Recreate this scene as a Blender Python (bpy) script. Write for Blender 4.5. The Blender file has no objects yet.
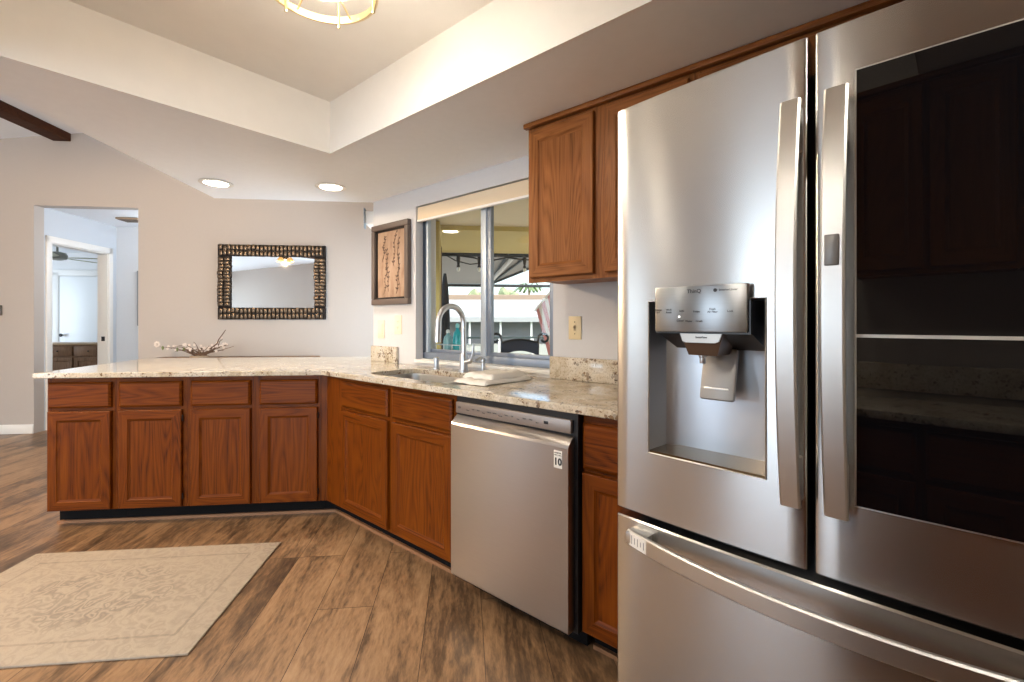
import bpy, bmesh, math, random
from math import sin, cos, pi, radians, sqrt
from mathutils import Vector, Matrix

random.seed(7)
C = bpy.context.scene.collection
S = bpy.context.scene

# ------------------------------------------------------------ frames
TR, PH, TK = radians(49.7), radians(6.0), radians(45.4)
ROT_R, ROT_F, ROT_K = -(pi/2 - TR), PH, -(pi/2 - TK)
def RW(s, e):            # window-wall frame: s away along the wall, e towards the wall
    return (-s*sin(TR) + e*cos(TR), s*cos(TR) + e*sin(TR))
def FW(f, g):            # peninsula / mirror-wall frame
    return (f*cos(PH) - g*sin(PH), f*sin(PH) + g*cos(PH))
def toF(x, y):
    return (x*cos(PH) + y*sin(PH), -x*sin(PH) + y*cos(PH))
def R2F(s, e): return toF(*RW(s, e))

# ------------------------------------------------------------ camera
cam = bpy.data.cameras.new('camera')
cam.sensor_width = 36.0
cam.lens = 455.0/1024.0*36.0
cam.shift_y = -(341.0-322.0)/1024.0
cam.clip_start = 0.02
cam.clip_end = 400
camo = bpy.data.objects.new('camera', cam)
C.objects.link(camo)
camo.location = (0, 0, 1.21)
camo.rotation_euler = (pi/2, 0, 0)
S.camera = camo

# ------------------------------------------------------------ view, world, sun, daylight
S.view_settings.view_transform = 'Standard'
S.view_settings.look = 'None'
S.view_settings.exposure = 0.88
S.view_settings.gamma = 1.0
S.view_settings.use_curve_mapping = False

W = bpy.data.worlds.new('sky')
S.world = W
W.use_nodes = True
wn = W.node_tree
sky = wn.nodes.new('ShaderNodeTexSky')
sky.sky_type = 'NISHITA'
sky.sun_disc = False
sky.sun_elevation = radians(48)
sky.sun_rotation = radians(150)
sky.dust_density = 3.0
sky.ozone_density = 1.0
wn.links.new(sky.outputs[0], wn.nodes['Background'].inputs[0])
wn.nodes['Background'].inputs[1].default_value = 0.30

def sun(energy, rot):
    l = bpy.data.lights.new('sun', 'SUN'); l.energy = energy; l.angle = radians(1.0); l.color = (1, .95, .86)
    o = bpy.data.objects.new('sun', l); C.objects.link(o); o.rotation_euler = rot
sun(2.6, (radians(44), 0, radians(125)))

def area(name, loc, target, sx, sy, power, col):
    l = bpy.data.lights.new(name, 'AREA'); l.shape = 'RECTANGLE'; l.size = sx; l.size_y = sy
    l.energy = power; l.color = col
    o = bpy.data.objects.new(name, l); C.objects.link(o)
    o.location = loc
    d = Vector(target) - Vector(loc)
    o.rotation_euler = d.to_track_quat('-Z', 'Z').to_euler()
    return o
DAY = (.72, .86, 1.0)
def farea(name, f, g, z, tf, tg, tz, sx, sy, p, col=DAY):
    area(name, FW(f, g) + (z,), FW(tf, tg) + (tz,), sx, sy, p, col)
# daylight entering at the openings of the room
farea('daylight_living_window', -8.15, -3.2, 1.25, 0, -3.2, 1.25, 3.2, 2.3, 98)
farea('daylight_side_window', -8.15, 1.0, 1.3, 0, 1.0, 1.3, .9, 2.1, 22)
farea('daylight_back_slider', -3.2, -5.15, 1.3, -3.2, 0, 1.3, 2.4, 2.2, 125)
farea('daylight_dining_slider', -.45, 4.5, 1.1, -4, 4.5, 1.3, 1.3, 2.0, 28)
farea('daylight_bedroom_window', -9.4, 7.2, 1.5, -4, 7.2, 1.3, 2.4, 1.5, 60)

# ------------------------------------------------------------ mesh builder
class MB:
    def __init__(self): self.bm = bmesh.new()
    def _merge(self, t, mi=0):
        if mi:
            for f in t.faces: f.material_index = mi
        me = bpy.data.meshes.new('tmp'); t.to_mesh(me); t.free()
        self.bm.from_mesh(me); bpy.data.meshes.remove(me)
    def box(self, x0, x1, y0, y1, z0, z1, bev=0, mi=0, seg=2, M=None):
        t = bmesh.new()
        bmesh.ops.create_cube(t, size=1)
        for v in t.verts:
            v.co = Vector(((x0+x1)/2 + v.co.x*(x1-x0), (y0+y1)/2 + v.co.y*(y1-y0), (z0+z1)/2 + v.co.z*(z1-z0)))
        if bev:
            bmesh.ops.bevel(t, geom=list(t.edges), offset=bev, segments=seg, affect='EDGES', profile=.5)
        if M: bmesh.ops.transform(t, matrix=M, verts=t.verts)
        self._merge(t, mi); return self
    def poly(self, pts, z0, z1, mi=0, bev=0, M=None):
        t = bmesh.new()
        lo = [t.verts.new((p[0], p[1], z0)) for p in pts]
        hi = [t.verts.new((p[0], p[1], z1)) for p in pts]
        t.faces.new(lo[::-1]); t.faces.new(hi)
        n = len(pts)
        for i in range(n): t.faces.new((lo[i], lo[(i+1) % n], hi[(i+1) % n], hi[i]))
        bmesh.ops.recalc_face_normals(t, faces=t.faces)
        if bev: bmesh.ops.bevel(t, geom=list(t.edges), offset=bev, segments=2, affect='EDGES', profile=.5)
        if M: bmesh.ops.transform(t, matrix=M, verts=t.verts)
        self._merge(t, mi); return self
    def faces(self, verts, faces, mi=0):
        t = bmesh.new()
        vs = [t.verts.new(v) for v in verts]
        for f in faces: t.faces.new([vs[i] for i in f])
        self._merge(t, mi); return self
    def tube(self, pts, r, n=10, closed=False, mi=0, flat=1.0):
        pts = [Vector(p) for p in pts]
        t = bmesh.new(); rings = []
        m = len(pts)
        prev = None
        for i, p in enumerate(pts):
            if closed: d = pts[(i+1) % m] - pts[i-1]
            else: d = pts[min(i+1, m-1)] - pts[max(i-1, 0)]
            d.normalize()
            if prev is None:
                a = Vector((0, 0, 1)) if abs(d.z) < .9 else Vector((1, 0, 0))
                u = d.cross(a).normalized()
            else:
                u = (prev - d*prev.dot(d)).normalized()
            prev = u
            w = d.cross(u)
            rr = r[i] if isinstance(r, (list, tuple)) else r
            rings.append([t.verts.new(p + u*cos(2*pi*k/n)*rr + w*sin(2*pi*k/n)*rr*flat) for k in range(n)])
        for i in range(m if closed else m-1):
            a, b = rings[i], rings[(i+1) % m]
            for k in range(n): t.faces.new((a[k], a[(k+1) % n], b[(k+1) % n], b[k]))
        if not closed:
            t.faces.new(rings[0][::-1]); t.faces.new(rings[-1])
        bmesh.ops.recalc_face_normals(t, faces=t.faces)
        self._merge(t, mi); return self
    def lathe(self, prof, c=(0, 0, 0), n=24, mi=0, M=None, cap=True):
        t = bmesh.new(); rings = []
        for r, z in prof:
            rings.append([t.verts.new((c[0]+r*cos(2*pi*k/n), c[1]+r*sin(2*pi*k/n), c[2]+z)) for k in range(n)])
        for a, b in zip(rings, rings[1:]):
            for k in range(n): t.faces.new((a[k], a[(k+1) % n], b[(k+1) % n], b[k]))
        if cap:
            t.faces.new(rings[0][::-1]); t.faces.new(rings[-1])
        bmesh.ops.recalc_face_normals(t, faces=t.faces)
        if M: bmesh.ops.transform(t, matrix=M, verts=t.verts)
        self._merge(t, mi); return self
    def bar(self, pts, w, th, side, mi=0):
        # rectangular bar along pts; side = width direction
        pts = [Vector(p) for p in pts]; side = Vector(side).normalized()
        t = bmesh.new(); rings = []; m = len(pts)
        for i, p in enumerate(pts):
            d = (pts[min(i+1, m-1)] - pts[max(i-1, 0)]).normalized()
            nrm = d.cross(side).normalized()
            c = min(w, th)*.25
            ring = []
            for a, b in ((-w/2+c, -th/2), (w/2-c, -th/2), (w/2, -th/2+c), (w/2, th/2-c), (w/2-c, th/2), (-w/2+c, th/2), (-w/2, th/2-c), (-w/2, -th/2+c)):
                ring.append(t.verts.new(p + side*a + nrm*b))
            rings.append(ring)
        for a, b in zip(rings, rings[1:]):
            for k in range(8): t.faces.new((a[k], a[(k+1) % 8], b[(k+1) % 8], b[k]))
        t.faces.new(rings[0][::-1]); t.faces.new(rings[-1])
        bmesh.ops.recalc_face_normals(t, faces=t.faces)
        self._merge(t, mi); return self
    def blob(self, c, r, sub=2, sq=(1, 1, 1), jit=0, mi=0):
        t = bmesh.new(); bmesh.ops.create_icosphere(t, subdivisions=sub, radius=1)
        for v in t.verts:
            k = 1 + random.uniform(-jit, jit)
            v.co = Vector((c[0]+v.co.x*r*sq[0]*k, c[1]+v.co.y*r*sq[1]*k, c[2]+v.co.z*r*sq[2]*k))
        self._merge(t, mi); return self
    def build(self, name, mats, parent=None, ang=35, smooth=True):
        me = bpy.data.meshes.new(name)
        bmesh.ops.recalc_face_normals(self.bm, faces=self.bm.faces) if False else None
        self.bm.to_mesh(me); self.bm.free()
        if not isinstance(mats, (list, tuple)): mats = [mats]
        for m in mats: me.materials.append(m)
        if smooth:
            me.shade_smooth(); me.set_sharp_from_angle(angle=radians(ang))
        o = bpy.data.objects.new(name, me); C.objects.link(o)
        if parent: o.parent = parent
        return o

def tag(o, label, cat, group=None):
    o['label'] = label; o['category'] = cat
    if group: o['group'] = group
    return o
def thing(name, label, cat, loc=(0, 0, 0), rz=0, group=None):
    o = bpy.data.objects.new(name, None); C.objects.link(o)
    o.empty_display_size = .1
    o.location = loc if len(loc) == 3 else (loc[0], loc[1], 0); o.rotation_euler = (0, 0, rz)
    return tag(o, label, cat, group)
def struct(o, parent=None):
    o['kind'] = 'structure'; return o
def put(o, xy, z=0, rz=0):
    o.location = (xy[0], xy[1], z); o.rotation_euler = (0, 0, rz); return o
def text(s, size, parent, mat, loc, name='lettering', rot=(pi/2, 0, 0), align='CENTER', bold=.02):
    c = bpy.data.curves.new(name, 'FONT'); c.body = s; c.size = size; c.align_x = align; c.align_y = 'CENTER'
    c.extrude = .0003; c.offset = size*bold; c.materials.append(mat); c.resolution_u = 3
    tmp = bpy.data.objects.new(name, c)
    me = bpy.data.meshes.new_from_object(tmp)
    bpy.data.objects.remove(tmp)
    o = bpy.data.objects.new(name, me); C.objects.link(o)
    o.location = loc; o.rotation_euler = rot
    if parent: o.parent = parent
    return o

# ------------------------------------------------------------ materials
def newmat(name):
    m = bpy.data.materials.new(name); m.use_nodes = True
    nt = m.node_tree; b = nt.nodes['Principled BSDF']
    return m, nt, b
def N(nt, t, **k):
    n = nt.nodes.new(t)
    for a, v in k.items(): setattr(n, a, v)
    return n
def setp(b, **k):
    for a, v in k.items():
        b.inputs[a.replace('_', ' ')].default_value = v
def rgb(r, g, b):        # sRGB 0-255 to linear
    f = lambda c: (c/255/12.92) if c/255 <= .04045 else ((c/255+.055)/1.055)**2.4
    return (f(r), f(g), f(b), 1)
def plain(name, col, rough=.5, metal=0, **k):
    m, nt, b = newmat(name)
    b.inputs['Base Color'].default_value = col; b.inputs['Roughness'].default_value = rough; b.inputs['Metallic'].default_value = metal
    setp(b, **k)
    return m
def ramp(nt, stops):
    r = N(nt, 'ShaderNodeValToRGB')
    e = r.color_ramp.elements
    while len(e) > 1: e.remove(e[-1])
    e[0].position, e[0].color = stops[0]
    for p, c in stops[1:]:
        x = e.new(p); x.color = c
    return r
def mapping(nt, scale=(1, 1, 1), rot=(0, 0, 0), rand=False):
    tc = N(nt, 'ShaderNodeTexCoord'); mp = N(nt, 'ShaderNodeMapping')
    mp.inputs['Scale'].default_value = scale; mp.inputs['Rotation'].default_value = rot
    if rand:
        oi = N(nt, 'ShaderNodeObjectInfo'); mu = N(nt, 'ShaderNodeVectorMath', operation='MULTIPLY_ADD')
        mu.inputs[1].default_value = (7.3, 5.1, 3.7)
        nt.links.new(oi.outputs['Random'], mu.inputs[0]); nt.links.new(tc.outputs['Object'], mu.inputs[2])
        nt.links.new(mu.outputs[0], mp.inputs[0])
    else:
        nt.links.new(tc.outputs['Object'], mp.inputs[0])
    return mp
def noise(nt, vec, scale, detail=2, rough=.5, dist=0):
    n = N(nt, 'ShaderNodeTexNoise'); n.inputs['Scale'].default_value = scale; n.inputs['Detail'].default_value = detail
    n.inputs['Roughness'].default_value = rough; n.inputs['Distortion'].default_value = dist
    nt.links.new(vec, n.inputs['Vector']); return n
def mathn(nt, op, a, b=None, c=None):
    n = N(nt, 'ShaderNodeMath', operation=op)
    for i, v in enumerate((a, b, c)):
        if v is None: continue
        if isinstance(v, (int, float)): n.inputs[i].default_value = v
        else: nt.links.new(v, n.inputs[i])
    return n.outputs[0]
def mixc(nt, fac, a, b, mode='MIX'):
    n = N(nt, 'ShaderNodeMix', data_type='RGBA', blend_type=mode)
    if isinstance(fac, (int, float)): n.inputs[0].default_value = fac
    else: nt.links.new(fac, n.inputs[0])
    for i, v in ((6, a), (7, b)):
        if isinstance(v, tuple): n.inputs[i].default_value = v
        else: nt.links.new(v, n.inputs[i])
    return n.outputs[2]
def bump(nt, b, h, strength=.2, dist=.01):
    n = N(nt, 'ShaderNodeBump'); n.inputs['Strength'].default_value = strength; n.inputs['Distance'].default_value = dist
    nt.links.new(h, n.inputs['Height']); nt.links.new(n.outputs[0], b.inputs['Normal'])

def paint(name, col, var=.04, bs=.08, sc=60):
    m, nt, b = newmat(name)
    mp = mapping(nt)
    n = noise(nt, mp.outputs[0], sc, 3)
    c2 = tuple(x*(1-var) for x in col[:3]) + (1,)
    nt.links.new(mixc(nt, n.outputs[0], col, c2), b.inputs['Base Color'])
    b.inputs['Roughness'].default_value = .75
    bump(nt, b, n.outputs[0], bs, .004)
    return m

def oak(name, horiz, dark, mid, light, rough=.40):
    m, nt, b = newmat(name)
    st = (.10, 1, 1) if horiz else (1, 1, .10)
    mp = mapping(nt, st, rand=True)
    big = noise(nt, mp.outputs[0], 6.5, 1.5, .5, .3)
    r = mathn(nt, 'FRACT', mathn(nt, 'MULTIPLY', big.outputs[0], 24))
    tri = mathn(nt, 'ABSOLUTE', mathn(nt, 'SUBTRACT', r, .5))
    st2 = (.02, 1, 1) if horiz else (1, 1, .02)
    mp2 = mapping(nt, st2, rand=True)
    fine = noise(nt, mp2.outputs[0], 260, 2, .6)
    wide = noise(nt, mp2.outputs[0], 22, 2, .5)
    v = mathn(nt, 'ADD', mathn(nt, 'MULTIPLY', tri, .44), mathn(nt, 'MULTIPLY', fine.outputs[0], .56))
    v = mathn(nt, 'ADD', v, mathn(nt, 'MULTIPLY', mathn(nt, 'SUBTRACT', wide.outputs[0], .5), .35))
    cr = ramp(nt, [(.12, dark), (.34, mid), (.70, light)])
    nt.links.new(v, cr.inputs[0]); nt.links.new(cr.outputs[0], b.inputs['Base Color'])
    b.inputs['Roughness'].default_value = rough
    setp(b, Specular_IOR_Level=.14)
    bump(nt, b, fine.outputs[0], .06, .002)
    return m
OK_D, OK_M, OK_L = (.032, .006, .0005, 1), (.126, .0275, .0013, 1), (.20, .052, .0028, 1)
oak_v = oak('oak vertical grain', False, OK_D, OK_M, OK_L)
oak_h = oak('oak horizontal grain', True, OK_D, OK_M, OK_L)

UP_D, UP_M, UP_L = (.085, .024, .005, 1), (.23, .082, .022, 1), (.33, .13, .040, 1)  # same oak, with the brighter light on wall cabinets put into the colour
oak_uv = oak('oak with painted light vertical grain', False, UP_D, UP_M, UP_L)
oak_uh = oak('oak with painted light horizontal grain', True, UP_D, UP_M, UP_L)

def granite(name):
    m, nt, b = newmat(name)
    mp = mapping(nt)
    a = noise(nt, mp.outputs[0], 9, 4, .6, .6)
    base = ramp(nt, [(.3, rgb(176, 160, 134)), (.48, rgb(202, 190, 170)), (.62, rgb(212, 204, 190)), (.75, rgb(180, 169, 152))])
    nt.links.new(a.outputs[0], base.inputs[0])
    f = noise(nt, mp.outputs[0], 120, 3, .65)
    fr = ramp(nt, [(.36, (.45, .38, .3, 1)), (.5, (1, 1, 1, 1))])
    nt.links.new(f.outputs[0], fr.inputs[0])
    c = mixc(nt, .55, base.outputs[0], fr.outputs[0], 'MULTIPLY')
    vo = N(nt, 'ShaderNodeTexVoronoi'); vo.inputs['Scale'].default_value = 62; vo.inputs['Randomness'].default_value = 1
    dn = noise(nt, mp.outputs[0], 40, 2)
    ad = N(nt, 'ShaderNodeVectorMath', operation='MULTIPLY_ADD'); ad.inputs[1].default_value = (.03, .03, .03)
    nt.links.new(dn.outputs['Color'], ad.inputs[0]); nt.links.new(mp.outputs[0], ad.inputs[2]); nt.links.new(ad.outputs[0], vo.inputs['Vector'])
    cl = noise(nt, mp.outputs[0], 14, 2, .5)
    th = mathn(nt, 'MULTIPLY', mathn(nt, 'MAXIMUM', mathn(nt, 'SUBTRACT', cl.outputs[0], .39), 0.0), 1.9)
    spot = mathn(nt, 'LESS_THAN', vo.outputs['Distance'], th)
    sep = N(nt, 'ShaderNodeSeparateColor'); nt.links.new(vo.outputs['Color'], sep.inputs[0])
    dk = ramp(nt, [(0, rgb(60, 45, 38)), (.45, rgb(120, 88, 55)), (.8, rgb(150, 140, 130))])
    nt.links.new(sep.outputs[0], dk.inputs[0])
    c = mixc(nt, mathn(nt, 'MULTIPLY', spot, .85), c, dk.outputs[0])
    nt.links.new(c, b.inputs['Base Color'])
    b.inputs['Roughness'].default_value = .07
    return m
granite_m = granite('speckled cream granite')

def steel(name, col=(.56, .55, .54, 1), rough=.25, an=.85, rot=.25):
    m, nt, b = newmat(name)
    setp(b, Metallic=1.0, Roughness=rough, Anisotropic=an, Anisotropic_Rotation=rot)
    tg = N(nt, 'ShaderNodeTangent', direction_type='RADIAL', axis='Z')
    nt.links.new(tg.outputs[0], b.inputs['Tangent'])
    mp = mapping(nt, (.02, 1, 1))
    n = noise(nt, mp.outputs[0], 500, 2)
    c2 = tuple(x*.90 for x in col[:3]) + (1,)
    nt.links.new(mixc(nt, n.outputs[0], col, c2), b.inputs['Base Color'])
    return m
steel_m = steel('brushed stainless steel')
steel_dw = steel('brushed steel dishwasher', (.47, .44, .42, 1), .28)
steel_h = plain('satin steel', (.60, .59, .575, 1), .38, 1)
chrome = plain('brushed nickel', (.64, .66, .69, 1), .34, 1)
sinksteel = plain('sink steel', (.74, .76, .78, 1), .36, .85)
black_pl = plain('black plastic', (.008, .008, .010, 1), .35)
kick_m = plain('toe kick black', (.008, .007, .007, 1), .8, Specular_IOR_Level=.1)
gray_pl = plain('gray plastic', rgb(120, 124, 130), .35)
blackglass = plain('dark tinted glass', (.003, .003, .004, 1), .02, Specular_IOR_Level=.5)
ink = plain('dark ink', (.05, .05, .055, 1), .5)
ivory = plain('ivory plastic', rgb(235, 222, 196), .4)
cream_pl = plain('almond plastic', rgb(222, 202, 160), .4)
white_trim = plain('white trim paint', rgb(235, 233, 228), .4)
white_door = plain('white door paint', rgb(238, 240, 240), .35)
wall_m = paint('warm greige wall paint', rgb(190, 182, 175))
wallw_m = paint('warm white wall paint', rgb(206, 205, 206))
wallhall_m = paint('pale hall paint', rgb(205, 212, 220))
ceil_m = paint('textured ceiling paint', rgb(243, 247, 252), .05, .25, 25)
tray_m = paint('tray ceiling paint', rgb(236, 233, 228), .05, .35, 14)
beam_m = oak('dark beam', True, (.022, .007, .003, 1), (.06, .020, .009, 1), (.10, .035, .015, 1), .7)
alum_m = plain('grey aluminium', rgb(140, 150, 165), .4, .55)
alum_l = plain('pale aluminium', rgb(185, 198, 212), .4, .4)
alum_d = plain('dark aluminium track', rgb(70, 78, 90), .45, .4)
bronze = plain('hammered bronze', rgb(96, 82, 68), .36, .85)
bronze_d = plain('dark bronze', rgb(34, 26, 22), .5, .5)
mirror_m = plain('mirror glass', (.85, .85, .84, 1), .015, 1)
brass = plain('pale brass', (.78, .66, .42, 1), .28, 1)
def emis(name, col, st):
    m, nt, b = newmat(name)
    b.inputs['Base Color'].default_value = (.9, .88, .85, 1)
    b.inputs['Emission Color'].default_value = col; b.inputs['Emission Strength'].default_value = st
    return m
warm_glow = emis('warm lamp glass', (1, .84, .60, 1), 4)
can_glow = emis('recessed lamp glow', (1, .90, .72, 1), 14)
fan_glow = emis('fan lamp glow', (1, .52, .16, 1), .55)
fan_glow.node_tree.nodes['Principled BSDF'].inputs['Base Color'].default_value = (.22, .10, .03, 1)
def glass(name):
    m, nt, b = newmat(name)
    nt.nodes.remove(b)
    out = nt.nodes['Material Output']
    tr = N(nt, 'ShaderNodeBsdfTransparent'); gl = N(nt, 'ShaderNodeBsdfGlossy'); gl.inputs['Roughness'].default_value = .01
    lw = N(nt, 'ShaderNodeLayerWeight'); lw.inputs[0].default_value = .5
    fr = N(nt, 'ShaderNodeMath', operation='MULTIPLY_ADD'); fr.inputs[1].default_value = .45; fr.inputs[2].default_value = .03
    p5 = N(nt, 'ShaderNodeMath', operation='POWER'); p5.inputs[1].default_value = 5
    nt.links.new(lw.outputs['Facing'], p5.inputs[0]); nt.links.new(p5.outputs[0], fr.inputs[0])
    mx = N(nt, 'ShaderNodeMixShader')
    tr.inputs[0].default_value = (.97, .985, .98, 1)
    nt.links.new(fr.outputs[0], mx.inputs[0]); nt.links.new(tr.outputs[0], mx.inputs[1]); nt.links.new(gl.outputs[0], mx.inputs[2])
    nt.links.new(mx.outputs[0], out.inputs[0])
    return m
pane_m = glass('window glass')

def floor_mat():
    m, nt, b = newmat('wood look plank floor')
    tc = N(nt, 'ShaderNodeTexCoord'); sp = N(nt, 'ShaderNodeSeparateXYZ'); nt.links.new(tc.outputs['Object'], sp.inputs[0])
    cb = N(nt, 'ShaderNodeCombineXYZ')
    row = mathn(nt, 'SUBTRACT', sp.outputs[0], .073)
    nt.links.new(sp.outputs[1], cb.inputs[0]); nt.links.new(row, cb.inputs[1])
    br = N(nt, 'ShaderNodeTexBrick'); br.offset = .37; br.offset_frequency = 3; br.squash = 1
    br.inputs['Scale'].default_value = 1; br.inputs['Brick Width'].default_value = 1.22; br.inputs['Row Height'].default_value = .229
    br.inputs['Mortar Size'].default_value = .0014; br.inputs['Mortar Smooth'].default_value = .2
    br.inputs['Color1'].default_value = (0, 0, 0, 1); br.inputs['Color2'].default_value = (1, 1, 1, 1); br.inputs['Mortar'].default_value = (.5, .5, .5, 1)
    nt.links.new(cb.outputs[0], br.inputs['Vector'])
    # per-plank offset
    rowid = mathn(nt, 'FLOOR', mathn(nt, 'DIVIDE', row, .229))
    sh = N(nt, 'ShaderNodeCombineXYZ')
    nt.links.new(mathn(nt, 'MULTIPLY', row, 1.0), sh.inputs[0])
    nt.links.new(mathn(nt, 'ADD', mathn(nt, 'MULTIPLY', sp.outputs[1], .20), mathn(nt, 'MULTIPLY', rowid, 3.71)), sh.inputs[1])
    nt.links.new(mathn(nt, 'ADD', mathn(nt, 'MULTIPLY', br.outputs['Color'], 2.3), mathn(nt, 'MULTIPLY', rowid, 1.37)), sh.inputs[2])
    g1 = noise(nt, sh.outputs[0], 8, 6, .68, .6)
    g2 = noise(nt, sh.outputs[0], 70, 4, .65)
    v = mathn(nt, 'ADD', mathn(nt, 'MULTIPLY', g1.outputs[0], .64), mathn(nt, 'MULTIPLY', g2.outputs[0], .36))
    v = mathn(nt, 'ADD', v, mathn(nt, 'MULTIPLY', mathn(nt, 'SUBTRACT', br.outputs['Color'], .5), .10))
    cr = ramp(nt, [(.31, rgb(58, 43, 31)), (.43, rgb(101, 78, 57)), (.53, rgb(146, 114, 83)), (.70, rgb(174, 141, 106))])
    nt.links.new(v, cr.inputs[0])
    # knots
    kn = N(nt, 'ShaderNodeTexVoronoi'); kn.inputs['Scale'].default_value = 1.0
    ks = N(nt, 'ShaderNodeCombineXYZ')
    nt.links.new(mathn(nt, 'MULTIPLY', row, 4.4), ks.inputs[0]); nt.links.new(mathn(nt, 'MULTIPLY', sp.outputs[1], 1.9), ks.inputs[1])
    nt.links.new(ks.outputs[0], kn.inputs['Vector'])
    kf = ramp(nt, [(.04, (1, 1, 1, 1)), (.24, (0, 0, 0, 1))]); nt.links.new(mathn(nt, 'ADD', kn.outputs['Distance'], mathn(nt, 'MULTIPLY', mathn(nt, 'SUBTRACT', g2.outputs[0], .5), .25)), kf.inputs[0])
    c = mixc(nt, mathn(nt, 'MULTIPLY', kf.outputs[0], .7), cr.outputs[0], rgb(72, 46, 30))
    c = mixc(nt, br.outputs['Fac'], c, rgb(62, 44, 32))
    nt.links.new(c, b.inputs['Base Color'])
    b.inputs['Roughness'].default_value = .38
    bump(nt, b, v, .08, .004)
    return m
floor_m = floor_mat()

def rug_mat():
    m, nt, b = newmat('faded beige rug weave')
    mp = mapping(nt)
    sp = N(nt, 'ShaderNodeSeparateXYZ'); nt.links.new(mp.outputs[0], sp.inputs[0])
    wv = noise(nt, mp.outputs[0], 260, 2, .7)
    vo = N(nt, 'ShaderNodeTexVoronoi', feature='SMOOTH_F1'); vo.inputs['Scale'].default_value = 22
    dn = noise(nt, mp.outputs[0], 9, 3)
    ad = N(nt, 'ShaderNodeVectorMath', operation='MULTIPLY_ADD'); ad.inputs[1].default_value = (.12, .12, .12)
    nt.links.new(dn.outputs['Color'], ad.inputs[0]); nt.links.new(mp.outputs[0], ad.inputs[2]); nt.links.new(ad.outputs[0], vo.inputs['Vector'])
    rings = mathn(nt, 'ABSOLUTE', mathn(nt, 'SUBTRACT', mathn(nt, 'FRACT', mathn(nt, 'MULTIPLY', vo.outputs['Distance'], 3.2)), .5))
    # medallion in the middle of the rug, border bands near its edge
    d = mathn(nt, 'SQRT', mathn(nt, 'ADD', mathn(nt, 'POWER', mathn(nt, 'MULTIPLY', sp.outputs[0], 1/.36), 2), mathn(nt, 'POWER', mathn(nt, 'MULTIPLY', sp.outputs[1], 1/.25), 2)))
    med = ramp(nt, [(.75, (1, 1, 1, 1)), (1.0, (.5, .5, .5, 1))]); nt.links.new(mathn(nt, 'ADD', d, mathn(nt, 'MULTIPLY', mathn(nt, 'SUBTRACT', dn.outputs[0], .5), .8)), med.inputs[0])
    fade = noise(nt, mp.outputs[0], 4, 3)
    k = mathn(nt, 'MULTIPLY', mathn(nt, 'MULTIPLY', med.outputs[0], mathn(nt, 'MULTIPLY', rings, 2.0)), fade.outputs[0])
    ex = mathn(nt, 'MAXIMUM', mathn(nt, 'SUBTRACT', mathn(nt, 'ABSOLUTE', sp.outputs[0]), .60), mathn(nt, 'SUBTRACT', mathn(nt, 'ABSOLUTE', sp.outputs[1]), .415))
    band = mathn(nt, 'LESS_THAN', mathn(nt, 'ABSOLUTE', mathn(nt, 'ADD', ex, .105)), .006)
    k = mathn(nt, 'ADD', k, mathn(nt, 'MULTIPLY', band, .25))
    cr = ramp(nt, [(.05, rgb(180, 165, 146)), (.45, rgb(152, 139, 125)), (.8, rgb(126, 116, 108))])
    nt.links.new(k, cr.inputs[0])
    c = mixc(nt, mathn(nt, 'MULTIPLY', wv.outputs[0], .35), cr.outputs[0], rgb(132, 120, 106))
    nt.links.new(c, b.inputs['Base Color'])
    b.inputs['Roughness'].default_value = .95
    bump(nt, b, mathn(nt, 'SUBTRACT', wv.outputs[0], k), .5, .004)
    return m
rug_m = rug_mat()

# ============================================================ ROOM SHELL
# floor
fp = [(-11, -5.3), (4.5, -5.3), R2F(-1.6, 2.1), R2F(3.05, 2.1), (-.55, 3.7), (-.55, 5.6), (-.55, 9.6), (-11, 9.6)]
o = MB().poly(fp, -.10, 0).build('floor', floor_m, smooth=False); put(o, (0, 0), 0, ROT_F); struct(o)

# window wall (R frame: x = -s, y = e)
WS0, WS1, WZ0, WZ1 = 1.39, 2.55, .93, 2.01
b = MB()
b.box(-3.07, -WS1, 1.975, 2.155, 0, 3.9)
b.box(-WS0, 1.5, 1.975, 2.155, 0, 3.9)
b.box(-WS1, -WS0, 1.975, 2.155, 0, WZ0)
b.box(-WS1, -WS0, 1.975, 2.155, WZ1, 3.9)
struct(put(b.build('wall_right', wallw_m, smooth=False), (0, 0), 0, ROT_R))
# kitchen end wall and wall behind the opposite cabinets
struct(put(MB().box(1.5, 1.62, -.57, 2.155, 0, 2.6).build('wall_kitchen_end', wall_m, smooth=False), (0, 0), 0, ROT_R))
struct(put(MB().box(-.42, 1.5, -.57, -.45, 0, 2.6).build('wall_kitchen_back', wall_m, smooth=False), (0, 0), 0, ROT_R))
# mirror wall with hall opening (F frame)
b = MB()
b.box(-9, -4.65, 5.46, 5.58, 0, 4.0)
b.box(-3.6, -.49, 5.46, 5.58, 0, 4.0)
b.box(-4.65, -3.6, 5.46, 5.58, 2.48, 4.0)
struct(put(b.build('wall_back', wall_m, smooth=False), (0, 0), 0, ROT_F))
# dining right wall with slider opening
b = MB()
b.box(-.69, -.49, 3.62, 3.80, 0, 4.0); b.box(-.69, -.49, 5.2, 5.46, 0, 4.0); b.box(-.69, -.49, 3.80, 5.2, 2.1, 4.0)
struct(put(b.build('wall_dining', wall_m, smooth=False), (0, 0), 0, ROT_F))
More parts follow.
